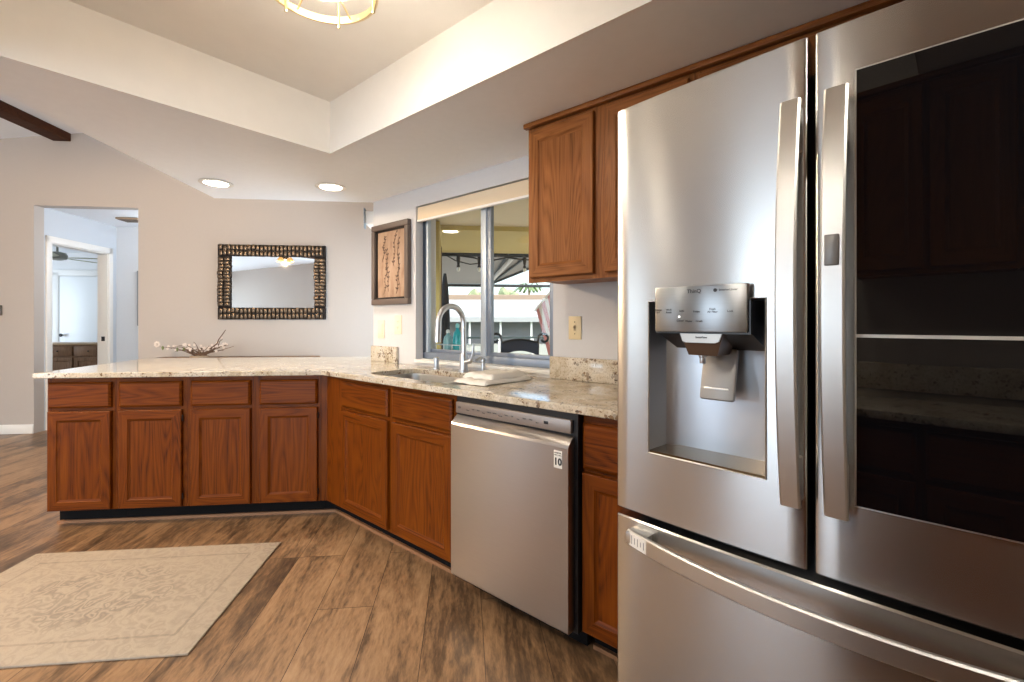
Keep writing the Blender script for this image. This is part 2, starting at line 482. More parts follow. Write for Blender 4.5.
# living room walls with window openings
b = MB()
b.box(-8.12, -8.0, -5.2, -4.8, 0, 4); b.box(-8.12, -8.0, -1.6, .55, 0, 4); b.box(-8.12, -8.0, 1.45, 5.46, 0, 4)
b.box(-8.12, -8.0, -4.8, -1.6, 0, .1); b.box(-8.12, -8.0, -4.8, -1.6, 2.4, 4); b.box(-8.12, -8.0, .55, 1.45, 0, .25); b.box(-8.12, -8.0, .55, 1.45, 2.35, 4)
struct(put(b.build('wall_left', wall_m, smooth=False), (0, 0), 0, ROT_F))
b = MB()
b.box(-8.12, -4.4, -5.12, -5.0, 0, 4); b.box(-2.0, 4.5, -5.12, -5.0, 0, 4); b.box(-4.4, -2.0, -5.12, -5.0, 0, .1); b.box(-4.4, -2.0, -5.12, -5.0, 2.4, 4)
struct(put(b.build('wall_front', wall_m, smooth=False), (0, 0), 0, ROT_F))

# dropped kitchen ceiling with tray
TS0, TS1, TE0, TE1, CH, TH = .05, 2.366, -.16, 1.255, 2.13, 2.41
outer = [RW(3.07, 2.0), RW(-1.62, 2.0), FW(4.5, -5.05), FW(-1.845, -5.05), FW(-1.845, 3.595)]
hole = [RW(TS1, TE1), RW(TS0, TE1), RW(TS0, TE0), RW(TS1, TE0)]
def holed(outer, holes, z0, z1):
    t = bmesh.new()
    def loop(pts):
        vs = [t.verts.new((p[0], p[1], z1)) for p in pts]
        return [t.edges.new((vs[i], vs[(i+1) % len(vs)])) for i in range(len(vs))]
    es = loop(outer)
    for h in holes: es += loop(h)
    bmesh.ops.triangle_fill(t, use_beauty=True, use_dissolve=False, edges=es)
    if z0 != z1:
        g = bmesh.ops.extrude_face_region(t, geom=list(t.faces))
        for v in g['geom']:
            if isinstance(v, bmesh.types.BMVert): v.co.z = z0
    bmesh.ops.recalc_face_normals(t, faces=t.faces)
    return t
b = MB()
# five flat strips round the tray opening, one slab
A5 = [RW(3.07, 2.0), RW(-1.62, 2.0), FW(4.5, -5.05), FW(-1.845, -5.05), FW(-1.845, 3.595)]
H4 = hole
P9 = A5 + H4
vs9 = [(p[0], p[1], CH) for p in P9] + [(p[0], p[1], CH+.10) for p in P9]
F9 = [(0, 1, 6, 5), (1, 2, 7, 6), (2, 3, 7), (3, 8, 7), (3, 4, 8), (4, 5, 8), (4, 0, 5)]
fa = F9 + [tuple(k+9 for k in f[::-1]) for f in F9]
for k in range(5): fa.append((k, (k+1) % 5, (k+1) % 5+9, k+9))
for k in range(4): fa.append((5+k, 5+(k+1) % 4, 5+(k+1) % 4+9, 5+k+9))
t9 = bmesh.new(); v9 = [t9.verts.new(v) for v in vs9]
for f in fa: t9.faces.new([v9[k] for k in f])
bmesh.ops.recalc_face_normals(t9, faces=t9.faces); b._merge(t9)
# tray sides
def wallseg(b, p, q, th, z0, z1):
    p, q = Vector(p), Vector(q); d = (q-p).normalized(); n = Vector((d.y, -d.x))*th
    b.poly([p, q, q+n, p+n], z0, z1)
struct(b.build('ceiling', ceil_m, smooth=False))
b = MB()
hh = hole
for i in range(4):
    p, q = Vector(hh[i]), Vector(hh[(i+1) % 4])
    d = (q-p).normalized(); cen = sum((Vector(h) for h in hh), Vector((0, 0)))/4
    n = Vector((d.y, -d.x)); n = n if n.dot(p-cen) > 0 else -n
    pi_, qi_ = p-n.normalized()*.004, q-n.normalized()*.004
    b.poly([pi_, qi_, qi_+n.normalized()*.003, pi_+n.normalized()*.003], CH-.001, TH+.01)
    b.poly([p-d*.06, q+d*.06, q+d*.06+n*.06, p-d*.06+n*.06], CH+.10, TH+.06)
b.poly([Vector(h)+(Vector(h)-cen).normalized()*.05 for h in hh], TH, TH+.06)
struct(b.build('ceiling_tray', tray_m, smooth=False))
# fascias of the dropped ceiling
b = MB()
b.poly([FW(-1.845, -5), FW(-1.845, 3.595), FW(-1.745, 3.595), FW(-1.745, -5)], CH+.1, 3.9)
b.poly([FW(-1.745, 3.595), FW(-.69, 3.595), FW(-.69, 3.495), FW(-1.745, 3.495)], CH+.1, 3.9)
struct(b.build('trim_1', ceil_m, smooth=False))
# sloped ceiling over living and dining
def zc(f): return 3.27 + .12*(f+4.28)
b = MB()
vs = []
for f, g in ((-8.1, -5.1), (-.5, -5.1), (-.5, 5.56), (-8.1, 5.56)):
    x, y = FW(f, g); vs.append((x, y, zc(f)))
vs += [(x, y, z+.15) for x, y, z in vs]
b.faces(vs, [(0, 1, 2, 3), (7, 6, 5, 4), (0, 4, 5, 1), (1, 5, 6, 2), (2, 6, 7, 3), (3, 7, 4, 0)])
struct(b.build('ceiling_sloped', ceil_m, smooth=False))
# beam
b = MB(); b.box(-4.46, -4.28, -4.9, 5.46, 3.185, 3.285, .006)
o = put(b.build('trim_2', beam_m), (0, 0), 0, ROT_F); struct(o)
# baseboards
b = MB(); b.box(-8, -4.65, 5.445, 5.46, 0, .10, .003); b.box(-3.6, -.69, 5.445, 5.46, 0, .10, .003)
struct(put(b.build('baseboard_back', white_trim), (0, 0), 0, ROT_F))

# hall
b = MB()
# left hall wall with door opening g 5.72..6.42
b.box(-4.77, -4.65, 5.58, 5.66, 0, 2.5); b.box(-4.77, -4.65, 6.50, 6.64, 0, 2.5); b.box(-4.77, -4.65, 5.66, 6.50, 2.11, 2.5)
b.box(-4.65, -3.1, 6.64, 6.76, 0, 2.5); b.box(-3.22, -3.1, 5.58, 6.64, 0, 2.5)
struct(put(b.build('wall_hall', wallhall_m, smooth=False), (0, 0), 0, ROT_F))
b = MB(); b.box(-9.6, -3.1, 5.58, 9.3, 2.49, 2.6)
struct(put(b.build('ceiling_hall', ceil_m, smooth=False), (0, 0), 0, ROT_F))
b = MB(); b.box(-9.6, -4.77, 9.2, 9.32, 0, 2.5); b.box(-9.62, -9.5, 5.58, 9.2, 0, 2.5); b.box(-4.77, -4.65, 6.76, 9.2, 0, 2.5)
struct(put(b.build('wall_bedroom', paint('bedroom paint', rgb(232, 232, 232)), smooth=False), (0, 0), 0, ROT_F))
# doorway casing (hall side) and jamb
b = MB()
for g0, g1 in ((5.595, 5.665), (6.495, 6.56)): b.box(-4.65, -4.632, g0, g1, 0, 2.18, .004)
b.box(-4.65, -4.632, 5.595, 6.56, 2.105, 2.18, .004)
b.box(-4.77, -4.65, 5.655, 5.67, 0, 2.11); b.box(-4.77, -4.65, 6.485, 6.505, 0, 2.11); b.box(-4.77, -4.65, 5.655, 6.505, 2.095, 2.11)
o = put(b.build('door_1', white_trim), (0, 0), 0, ROT_F); struct(o)
h = MB().box(-4.72, -4.68, 6.478, 6.486, .96, 1.02, .002).build('strike_plate', black_pl, o)
# bedroom door on its far wall
b = MB()
b.box(-7.50, -7.40, 9.17, 9.20, 0, 2.13, .004); b.box(-6.55, -6.45, 9.17, 9.20, 0, 2.13, .004); b.box(-7.50, -6.45, 9.17, 9.20, 2.06, 2.17, .004)
o = put(b.build('door_2', white_trim), (0, 0), 0, ROT_F); struct(o)
MB().box(-7.39, -6.56, 9.175, 9.20, .01, 2.05, .003).build('door_leaf', white_door, o)
MB().lathe([(.012, 0), (.012, .03), (.028, .035), (.03, .055), (.018, .065)], n=14, M=Matrix.Translation((-7.33, 9.175, .97)) @ Matrix.Rotation(pi/2, 4, 'X')).build('door_knob', black_pl, o)

# ============================================================ KITCHEN WINDOW
wr = bpy.data.objects.new('window_1', None); C.objects.link(wr); wr['kind'] = 'structure'
wr.rotation_euler = (0, 0, ROT_R)
def rx(s): return -s
b = MB()
fy0, fy1 = 2.035, 2.085
b.box(-2.549, -2.522, fy0, fy0+.03, .955, 2.008, .003, mi=2)          # dark track edge, left
b.box(-2.522, -2.497, fy0+.004, fy0+.03, .955, 2.008, .003, mi=1)
b.box(-1.425, -1.392, fy0, fy1, .955, 2.008, .003)
b.box(-2.548, -1.392, fy0, fy1, .955, 1.0, .003)
b.box(-2.548, -1.392, fy0, fy1, 1.965, 2.008, .003)
b.build('frame', [alum_m, alum_l, alum_d], wr)
b = MB()
b.box(-2.543, -2.515, fy0+.031, fy1-.002, 1.0, 1.965, .002, mi=1); b.box(-1.99, -1.93, fy0+.031, fy1-.002, 1.0, 1.965, .002)
b.box(-2.515, -1.99, fy0+.031, fy1-.002, 1.0, 1.022, .002); b.box(-2.515, -1.99, fy0+.031, fy1-.002, 1.943, 1.965, .002)
sa = b.build('sash', [alum_m, alum_l], wr)
MB().box(-2.517, -1.988, fy0+.038, fy0+.042, 1.02, 1.945).build('pane', pane_m, sa)
b = MB()
b.box(-1.974, -1.928, fy0-.008, fy0+.028, 1.0, 1.965, .002, mi=1); b.box(-1.928, -1.895, fy0, fy0+.028, 1.0, 1.965, .002); b.box(-1.455, -1.425, fy0, fy0+.028, 1.0, 1.965, .002)
b.box(-1.90, -1.425, fy0, fy0+.028, 1.0, 1.025, .002); b.box(-1.90, -1.425, fy0, fy0+.028, 1.943, 1.965, .002)
sb = b.build('sash', [alum_m, alum_l], wr)
MB().box(-1.897, -1.453, fy0+.012, fy0+.016, 1.023, 1.945).build('pane', pane_m, sb)
MB().box(-2.549, -1.391, 1.96, 2.15, .931, .954, .004).build('sill', white_trim, wr)
# blind valance inside the head of the recess
o = thing('roller_blind', 'raised cream roller blind with white hem across the top of the kitchen window', 'blind', RW(0, 0), ROT_R)
m_blind = plain('cream blind fabric', rgb(226, 207, 178), .8)
MB().box(-2.545, -1.395, 1.985, 2.000, 1.918, 2.004, .003).build('valance', m_blind, o)
MB().box(-2.545, -1.395, 1.980, 2.004, 1.902, 1.918, .004).build('hem_bar', white_trim, o)

# ============================================================ CABINETS
def door_panel(w, h, parent, name='door', x=0, z=0, fr=.052, t=.02, y=0, wv=None, wh=None):
    """frame-and-panel door, front face towards -y; stiles vertical, rails horizontal grain"""
    b = MB(); x1, z1 = x+w, z+h
    # outer face with small rounded edge
    c = .004
    y0 = y-t
    def ringquad(xa, xb, za, zb, ya, xc, xd, zc_, zd, yb):
        vs = [(xa, ya, za), (xb, ya, za), (xb, ya, zb), (xa, ya, zb), (xc, yb, zc_), (xd, yb, zc_), (xd, yb, zd), (xc, yb, zd)]
        return vs
    rings = [(0, y), (0, y0+c), (c*.4, y0+c*.4), (c, y0), (fr-.002, y0), (fr+.001, y0+.0035), (fr+.012, y0+.0085)]
    allv = []
    for ins, yy in rings:
        allv += [(x+ins, yy, z+ins), (x1-ins, yy, z+ins), (x1-ins, yy, z1-ins), (x+ins, yy, z1-ins)]
    fh, fv = [], []
    for i in range(len(rings)-1):
        a, d = i*4, (i+1)*4
        fh += [(a, a+1, d+1, d), (a+2, a+3, d+3, d+2)]
        fv += [(a+1, a+2, d+2, d+1), (a+3, a, d, d+3)]
    t1 = bmesh.new(); vv = [t1.verts.new(q) for q in allv]
    for f in fh: t1.faces.new([vv[k] for k in f]).material_index = 1
    for f in fv: t1.faces.new([vv[k] for k in f]).material_index = 0
    t1.faces.new([vv[k] for k in (3, 2, 1, 0)])
    bmesh.ops.recalc_face_normals(t1, faces=t1.faces)
    b._merge(t1)
    wv, wh = wv or oak_v, wh or oak_h
    d = b.build(name, [wv, wh], parent, ang=20)
    q = fr+.011
    MB().box(x+q, x1-q, y0+.0083, y0+.013, z+q, z1-q).build('panel', wv, d, smooth=False)
    return d
def drawer_front(w, h, parent, x=0, z=0, t=.02, y=0, name='drawer_front'):
    b = MB(); x1, z1 = x+w, z+h; y0 = y-t
    rings = [(0, y), (0, y0+.008), (.003, y0+.005), (.012, y0)]
    allv = []
    for ins, yy in rings:
        allv += [(x+ins, yy, z+ins), (x1-ins, yy, z+ins), (x1-ins, yy, z1-ins), (x+ins, yy, z1-ins)]
    fs = [(3, 2, 1, 0)]
    for i in range(len(rings)-1):
        a, d = i*4, (i+1)*4
        for k in range(4): fs.append((a+k, a+(k+1) % 4, d+(k+1) % 4, d+k))
    a = (len(rings)-1)*4; fs.append((a, a+1, a+2, a+3))
    t1 = bmesh.new(); vv = [t1.verts.new(q) for q in allv]
    for f in fs: t1.faces.new([vv[k] for k in f])
    bmesh.ops.recalc_face_normals(t1, faces=t1.faces)
    b._merge(t1)
    return b.build(name, oak_h, parent, ang=20)
def hinges(door, x, z0, z1, y=-.012):
    for z in (z0, z1):
        MB().tube([(x, y, z-.018), (x, y, z+.018)], .0045, 8).build('hinge', bronze_d, door)
def base_cabinet(label, loc, rz, w, fronts, ztop=.884, zb=.10, hinge=None, group=None, depth=.56, kick=.08, dz=(.105, .685), rz_=(.705, .857)):
    """fronts: list of (x0,x1)"""
    o = thing('base_cabinet', label, 'cabinet', loc, rz, group)
    b = MB()
    b.box(0, .016, .02, depth, zb, ztop); b.box(w-.016, w, .02, depth, zb, ztop)
    b.box(.016, w-.016, depth-.01, depth, zb, ztop); b.box(.016, w-.016, .02, depth-.01, zb, zb+.016)
    b.build('carcass', oak_v, o, smooth=False)
    b = MB()
    xs = [0] + [v for f in fronts for v in f] + [w]
    # face frame: stiles between fronts, rails behind gaps
    for i in range(0, len(xs), 2):
        a, c = xs[i]-(.012 if i else 0), xs[i+1]+(.012 if i+2 < len(xs) else 0)
        b.box(a, c, 0, .02, zb, ztop, mi=0)
    for f0, f1 in fronts:
        for za, zb2 in ((zb, zb+.03), (dz[1]-.012, rz_[0]+.012), (rz_[1]-.012, ztop)):
            b.box(f0+.012, f1-.012, .0005, .02, za, zb2, mi=1)
    b.build('face_frame', [oak_v, oak_h], o, smooth=False)
    for i, (f0, f1) in enumerate(fronts):
        drawer_front(f1-f0, rz_[1]-rz_[0], o, f0, rz_[0])
        d = door_panel(f1-f0, dz[1]-dz[0], o, x=f0, z=dz[0])
        side = (hinge or ['r']*len(fronts))[i]
        if side: hinges(d, f1+.004 if side == 'r' else f0-.004, dz[0]+.06, dz[1]-.05)
    MB().box(0, w, kick, kick+.015, 0, zb).build('toe_kick', kick_m, o, smooth=False)
    return o
PEN = [(-2.426, -2.055, -2.416, -2.076, 'oak base cabinet at the free left end of the peninsula', None),
       (-2.055, -1.660, -2.033, -1.685, 'second oak base cabinet from the peninsula\'s free left end', 'r'),
       (-1.660, -1.268, -1.635, -1.294, 'third oak base cabinet from the peninsula\'s free left end', None),
       (-1.268, -.885, -1.242, -.902, 'fourth oak base cabinet of the peninsula, next to the inside corner post', 'r')]
G0 = 2.935
for a, c, d0, d1, lab, hg in PEN:
    base_cabinet(lab, FW(a, G0), ROT_F, c-a-.001, [(d0-a, d1-a)], hinge=[hg], group='oak base cabinets of the peninsula')
E0 = 1.415
base_cabinet('double door oak base cabinet under the sink', RW(2.533, E0), ROT_R, 1.003, [(.021, .486), (.526, .987)], hinge=[None, None], dz=(.115, .69), rz_=(.71, .858), depth=.54)
base_cabinet('narrow oak base cabinet between dishwasher and refrigerator', RW(.862, E0), ROT_R, .262, [(.004, .258)], hinge=[None], dz=(.108, .675), rz_=(.688, .85), depth=.54)
# corner post between the two runs
def isect_FR(g, e):     # world point with given g and e
    # solve -x sinP + y cosP = g ; x cosR + y sinR = e   (R: cos TR, sin TR)
    a1, b1, c1 = -sin(PH), cos(PH), g
    a2, b2, c2 = cos(TR), sin(TR), e
    D = a1*b2 - a2*b1
    return ((c1*b2 - c2*b1)/D, (a1*c2 - a2*c1)/D)
cw = isect_FR(G0, E0); kw = isect_FR(G0+.08, E0+.08)
pA, pB = FW(-.884, G0), RW(2.535, E0)
pA2, pB2 = FW(-.884, G0+.02), RW(2.535, E0+.02); cw2 = isect_FR(G0+.02, E0+.02)
o = MB().poly([pA, cw, pB, pB2, cw2, pA2], .10, .884).build('corner_post', oak_v, smooth=False)
tag(o, 'plain oak filler post in the inside corner between peninsula and sink run', 'filler panel')
# toe kick and shoe moulding round the corner
kA, kB = FW(-.884, G0+.08), RW(2.535, E0+.08)
b = MB(); b.poly([kA, kw, kB, RW(2.535, E0+.095), isect_FR(G0+.095, E0+.095), FW(-.884, G0+.095)], 0, .1)
b.build('toe_kick', kick_m, o, smooth=False)
shoe = plain('brown shoe moulding', rgb(150, 108, 76), .45)
b = MB()
q = isect_FR(G0+.064, E0+.064)
b.poly([FW(-2.43, G0+.064), q, isect_FR(G0+.079, E0+.079), FW(-2.43, G0+.079)], 0, .016)
b.poly([q, RW(1.50, E0+.064), RW(1.50, E0+.079), isect_FR(G0+.079, E0+.079)], 0, .016)
b.poly([RW(.86, E0+.064), RW(.60, E0+.064), RW(.60, E0+.079), RW(.86, E0+.079)], 0, .016)
struct(b.build('trim_3', shoe, smooth=False))

# upper cabinets
def upper_cabinet(label, loc, rz, w, z0, z1, fronts, depth=.298, group=None):
    o = thing('wall_cabinet', label, 'cabinet', (loc[0], loc[1], z0), rz, group)
    h = z1-z0
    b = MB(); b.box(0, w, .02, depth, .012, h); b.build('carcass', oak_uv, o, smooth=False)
    b = MB()
    xs = [0] + [v for f in fronts for v in f] + [w]
    for i in range(0, len(xs), 2):
        a, c = xs[i]-(.012 if i else 0), xs[i+1]+(.012 if i+2 < len(xs) else 0)
        b.box(a, c, 0, .02, 0, h, mi=0)
    for f0, f1 in fronts:
        b.box(f0+.012, f1-.012, .0005, .02, 0, .034, mi=1); b.box(f0+.012, f1-.012, .0005, .02, h-.034, h, mi=1)
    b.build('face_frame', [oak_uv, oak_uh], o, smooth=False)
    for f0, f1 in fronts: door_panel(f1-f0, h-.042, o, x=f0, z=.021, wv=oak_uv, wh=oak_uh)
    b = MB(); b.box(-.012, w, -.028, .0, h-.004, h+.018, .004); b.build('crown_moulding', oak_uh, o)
    return o
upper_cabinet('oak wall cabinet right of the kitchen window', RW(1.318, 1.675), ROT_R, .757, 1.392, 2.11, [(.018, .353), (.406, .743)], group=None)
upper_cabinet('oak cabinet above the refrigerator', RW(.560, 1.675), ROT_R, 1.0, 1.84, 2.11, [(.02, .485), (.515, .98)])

# ============================================================ COUNTERTOP
g_front, e_front = 2.89, 1.37
corner = isect_FR(g_front, e_front)
outer = [FW(-2.455, g_front), FW(-2.475, g_front+.03), FW(-2.575, 4.02), FW(-.70, 4.02), FW(-.70, 3.60), RW(3.085, 1.99)]
outer = [FW(-2.472, g_front), corner, RW(.597, e_front), RW(.597, 1.972), RW(3.075, 1.972), FW(-.697, 3.60), FW(-.697, 4.02), FW(-2.60, 4.02)]
def rrect(x0, x1, y0, y1, r, n=6):
    pts = []
    for cx, cy, a0 in ((x1-r, y1-r, 0), (x0+r, y1-r, pi/2), (x0+r, y0+r, pi), (x1-r, y0+r, 3*pi/2)):
        for k in range(n+1):
            a = a0 + pi/2*k/n; pts.append((cx+r*cos(a), cy+r*sin(a)))
    return pts
SK = (1.52, 2.37, 1.465, 1.825)
sinkhole = [RW(s, e) for s, e in rrect(SK[0], SK[1], SK[2], SK[3], .09)]
b = MB(); b._merge(holed(outer, [sinkhole], .884, .914))
o = b.build('countertop', granite_m, smooth=False)
tag(o, 'speckled cream granite countertop running from the peninsula past the sink', 'countertop')
bv = o.modifiers.new('edge', 'BEVEL'); bv.width = .006; bv.segments = 3; bv.limit_method = 'ANGLE'; bv.angle_limit = radians(40)
# peninsula back panel supporting the overhang
b = MB(); b.box(-2.40, -.70, 3.50, 3.56, 0, .884)
o = put(b.build('wall_peninsula', wall_m, smooth=False), (0, 0), 0, ROT_F); struct(o)
# backsplashes
for s0, s1, lab in ((2.745, 3.07, 'short granite backsplash below the botanical picture'), (.60, 1.397, 'granite backsplash under the light switch beside the refrigerator')):
    o = put(MB().box(-s1, -s0, 1.952, 1.973, .9145, 1.030, .003).build('backsplash', granite_m), (0, 0), 0, ROT_R)
    tag(o, lab, 'backsplash')

# ============================================================ SINK, FAUCET, TOWEL
o = thing('sink', 'stainless double bowl sink set under the granite countertop', 'sink', RW(0, 0), ROT_R)
def bowl(s0, s1, e0, e1, d, name):
    b = MB()
    rings = []
    prof = [(0, .884), (.004, .87), (.012, .884-d+.03), (.035, .884-d)]
    t = bmesh.new()
    for ins, z in prof:
        rings.append([t.verts.new((-s, e, z)) for s, e in rrect(s0+ins, s1-ins, e0+ins, e1-ins, max(.03, .085-ins), 6)])
    n = len(rings[0])
    for a, c in zip(rings, rings[1:]):
        for k in range(n): t.faces.new((a[k], a[(k+1) % n], c[(k+1) % n], c[k]))
    t.faces.new(rings[-1])
    # outer shell for thickness
    bmesh.ops.solidify(t, geom=list(t.faces), thickness=-.0015)
    b._merge(t)
    return b.build(name, sinksteel, o)
bw1 = bowl(1.872, 2.372, 1.463, 1.827, .20, 'bowl'); bw2 = bowl(1.518, 1.838, 1.463, 1.827, .18, 'bowl')
b = MB(); b.box(-1.878, -1.832, 1.468, 1.822, .868, .8835, .005); b.build('divider', sinksteel, o)
for s, z, p in ((2.12, .686, bw1), (1.68, .706, bw2)):
    MB().lathe([(.045, 0), (.042, .004), (.028, .003), (.02, -.0005)], c=(-s, 1.65, z), n=20).build('drain', chrome, p)

fs, fe = 1.985, 1.892
o = thing('faucet', 'brushed nickel gooseneck faucet behind the sink', 'faucet', RW(fs, fe) + (.9142,), ROT_R)
MB().lathe([(.030, 0), (.030, .006), (.025, .012), (.024, .075), (.0215, .10), (.015, .115)], n=24).build('body', chrome, o)
pts = [(0, 0, .10), (0, 0, .20), (0, 0, .29)]
R = .098
for k in range(1, 13):
    a = pi*k/12*.98; pts.append((0, -R+R*cos(a), .29+R*sin(a)))
MB().tube(pts, .0165, 14).build('gooseneck', chrome, o)
ex, ey, ez = pts[-1]
MB().tube([(0, ey, ez+.005), (0, ey-.003, ez-.05), (0, ey-.006, ez-.115)], [.0175, .019, .0185], 14).build('spray_head', chrome, o)
lv = MB(); lv.tube([(0.012, 0, .055), (.05, 0, .062), (.066, 0, .07)], [.016, .015, .011], 12)
lv.tube([(.06, 0, .068), (.078, .0, .11), (.083, 0, .165)], [.009, .007, .005], 10)
lv.build('lever_handle', chrome, o)
sx, sxy = None, RW(2.225, 1.885)
o = thing('air_gap', 'short nickel air gap cap on the counter left of the faucet', 'air gap', sxy + (.9142,), ROT_R)
MB().lathe([(.022, 0), (.022, .004), (.017, .008), (.017, .045), (.019, .047), (.019, .068), (.015, .073)], n=18).build('cap', chrome, o)
o = thing('soap_dispenser', 'small nickel soap dispenser on the counter right of the faucet', 'soap dispenser', RW(1.845, 1.915) + (.9142,), ROT_R)
MB().lathe([(.02, 0), (.02, .005), (.012, .01), (.012, .06), (.016, .065), (.016, .078)], n=16).build('stem', chrome, o)
MB().tube([(0, 0, .076), (0, -.03, .086), (0, -.055, .078)], [.009, .008, .006], 10).build('spout', chrome, o)

# folded towel
def towel():
    o = thing('folded_towel', 'white dish towel folded on the counter beside the sink', 'towel', RW(1.60, 1.64) + (.9145,), ROT_R+radians(0))
    m, nt, b_ = newmat('white terry cloth')
    mp = mapping(nt); n1 = noise(nt, mp.outputs[0], 340, 2, .7)
    b_.inputs['Base Color'].default_value = rgb(236, 231, 222); b_.inputs['Roughness'].default_value = .95
    bump(nt, b_, n1.outputs[0], .45, .003)
    def layer(x0, x1, y0, y1, z, h, seed, sk=0, drop=0):
        rnd = random.Random(seed); t = bmesh.new(); nx, ny = 22, 16; g = []
        ph = [rnd.uniform(0, 6) for _ in range(4)]
        for side in (0, 1):
            rows = []
            for j in range(ny+1):
                row = []
                for i in range(nx+1):
                    u, v = i/nx, j/ny
                    x = x0+(x1-x0)*u; y = y0+(y1-y0)*v + sk*(u-.5) + .006*sin(u*5+ph[0])
                    x += .006*sin(v*6+ph[1])
                    ed = min(u, 1-u, v, 1-v); rr = min(1, ed/.09); prof = sqrt(max(0, 1-(1-rr)**2))
                    wob = .004*sin(u*9+ph[2])*sin(v*7+ph[3]) + .003*sin(u*17+v*5+ph[0])
                    dr = -drop*max(0, (.30-u)/.30)**1.5
                    top = z + (h+wob)*(.25+.75*prof) + dr
                    bot = z + h*.22*(1-prof)*.8
                    if side == 0: row.append(t.verts.new((x, y, max(top, .004 + (bot if drop else 0)))))
                    else: row.append(t.verts.new((x, y, min(bot, max(top, .004)-.003) if not drop else max(.0005, min(bot+dr, top-.004)))))
                rows.append(row)
            g.append(rows)
        for j in range(ny):
            for i in range(nx):
                a = g[0]; t.faces.new((a[j][i], a[j][i+1], a[j+1][i+1], a[j+1][i]))
                a = g[1]; t.faces.new((a[j][i], a[j+1][i], a[j+1][i+1], a[j][i+1]))
        bd = [(0, i) for i in range(nx+1)] + [(j, nx) for j in range(1, ny+1)] + [(ny, i) for i in range(nx-1, -1, -1)] + [(j, 0) for j in range(ny-1, 0, -1)]
        for k in range(len(bd)):
            p, q = bd[k], bd[(k+1) % len(bd)]
            t.faces.new((g[0][p[0]][p[1]], g[1][p[0]][p[1]], g[1][q[0]][q[1]], g[0][q[0]][q[1]]))
        bmesh.ops.recalc_face_normals(t, faces=t.faces)
        b = MB(); b._merge(t); return b
    return o, m, layer
o, tm, layer = towel()
layer(-.055, .165, -.135, .215, 0, .022, 3).build('lower_fold', tm, o, ang=80)
layer(-.040, .150, -.075, .190, .018, .028, 5).build('upper_fold', tm, o, ang=80)

# ============================================================ DISHWASHER
DW0 = 1.492
o = thing('dishwasher', 'stainless steel dishwasher between sink cabinet and narrow cabinet', 'dishwasher', RW(DW0, 1.345), ROT_R)
MB().box(.006, .626, .055, .60, .10, .876).build('tub', black_pl, o, smooth=False)
MB().box(.0, .6265, .038, .055, .10, .882).build('surround', black_pl, o, smooth=False)
MB().box(.01, .61, .0, .05, .11, .12).build('lower_edge', black_pl, o, smooth=False)
MB().box(.01, .61, .13, .15, .002, .10).build('toe_kick', kick_m, o, smooth=False)
b = MB()   # door with angled top lip
prof = [(0, .112), (-.004, .118), (-.004, .765), (.0, .775), (.030, .802), (.036, .802), (.036, .112)]
vs = [(.006, y, z) for y, z in prof] + [(.612, y, z) for y, z in prof]; n = len(prof)
fsx = [tuple(range(n)), tuple(range(2*n-1, n-1, -1))] + [(k, k+n, (k+1) % n+n, (k+1) % n) for k in range(n)]
t = bmesh.new(); vv = [t.verts.new(v) for v in vs]
for f in fsx: t.faces.new([vv[k] for k in f])
bmesh.ops.recalc_face_normals(t, faces=t.faces); b._merge(t)
dwd = b.build('door', steel_dw, o, ang=15)
cp = MB().box(.009, .606, .022, .037, .812, .860, .002).build('control_panel', plain('warm grey control panel', rgb(150, 141, 136), .4, .6), o)
text('LG', .013, cp, ink, (.032, .0213, .838))
for k, wd in enumerate(['Power', 'Cycle', 'Spray', 'Heavy', 'Delicate', 'Refresh', 'Normal', 'Turbo', 'Half', 'Dual', 'Steam', 'Delay', 'Start']):
    text(wd, .0065, cp, ink, (.085+k*.031, .0213, .834 + (.004 if k % 3 else -.003)))
MB().box(.488, .508, .0208, .0222, .832, .843, .0005).build('display', black_pl, cp)
st = MB().box(.552, .587, -.0052, -.0038, .690, .752, .0004).build('sticker', plain('white sticker', rgb(232, 230, 226), .5), dwd)
text('10', .034, st, ink, (.5695, -.0056, .712), bold=.045); text('INVERTER', .0065, st, ink, (.5695, -.0056, .744)); text('DIRECT DRIVE', .0048, st, ink, (.5695, -.0056, .736))

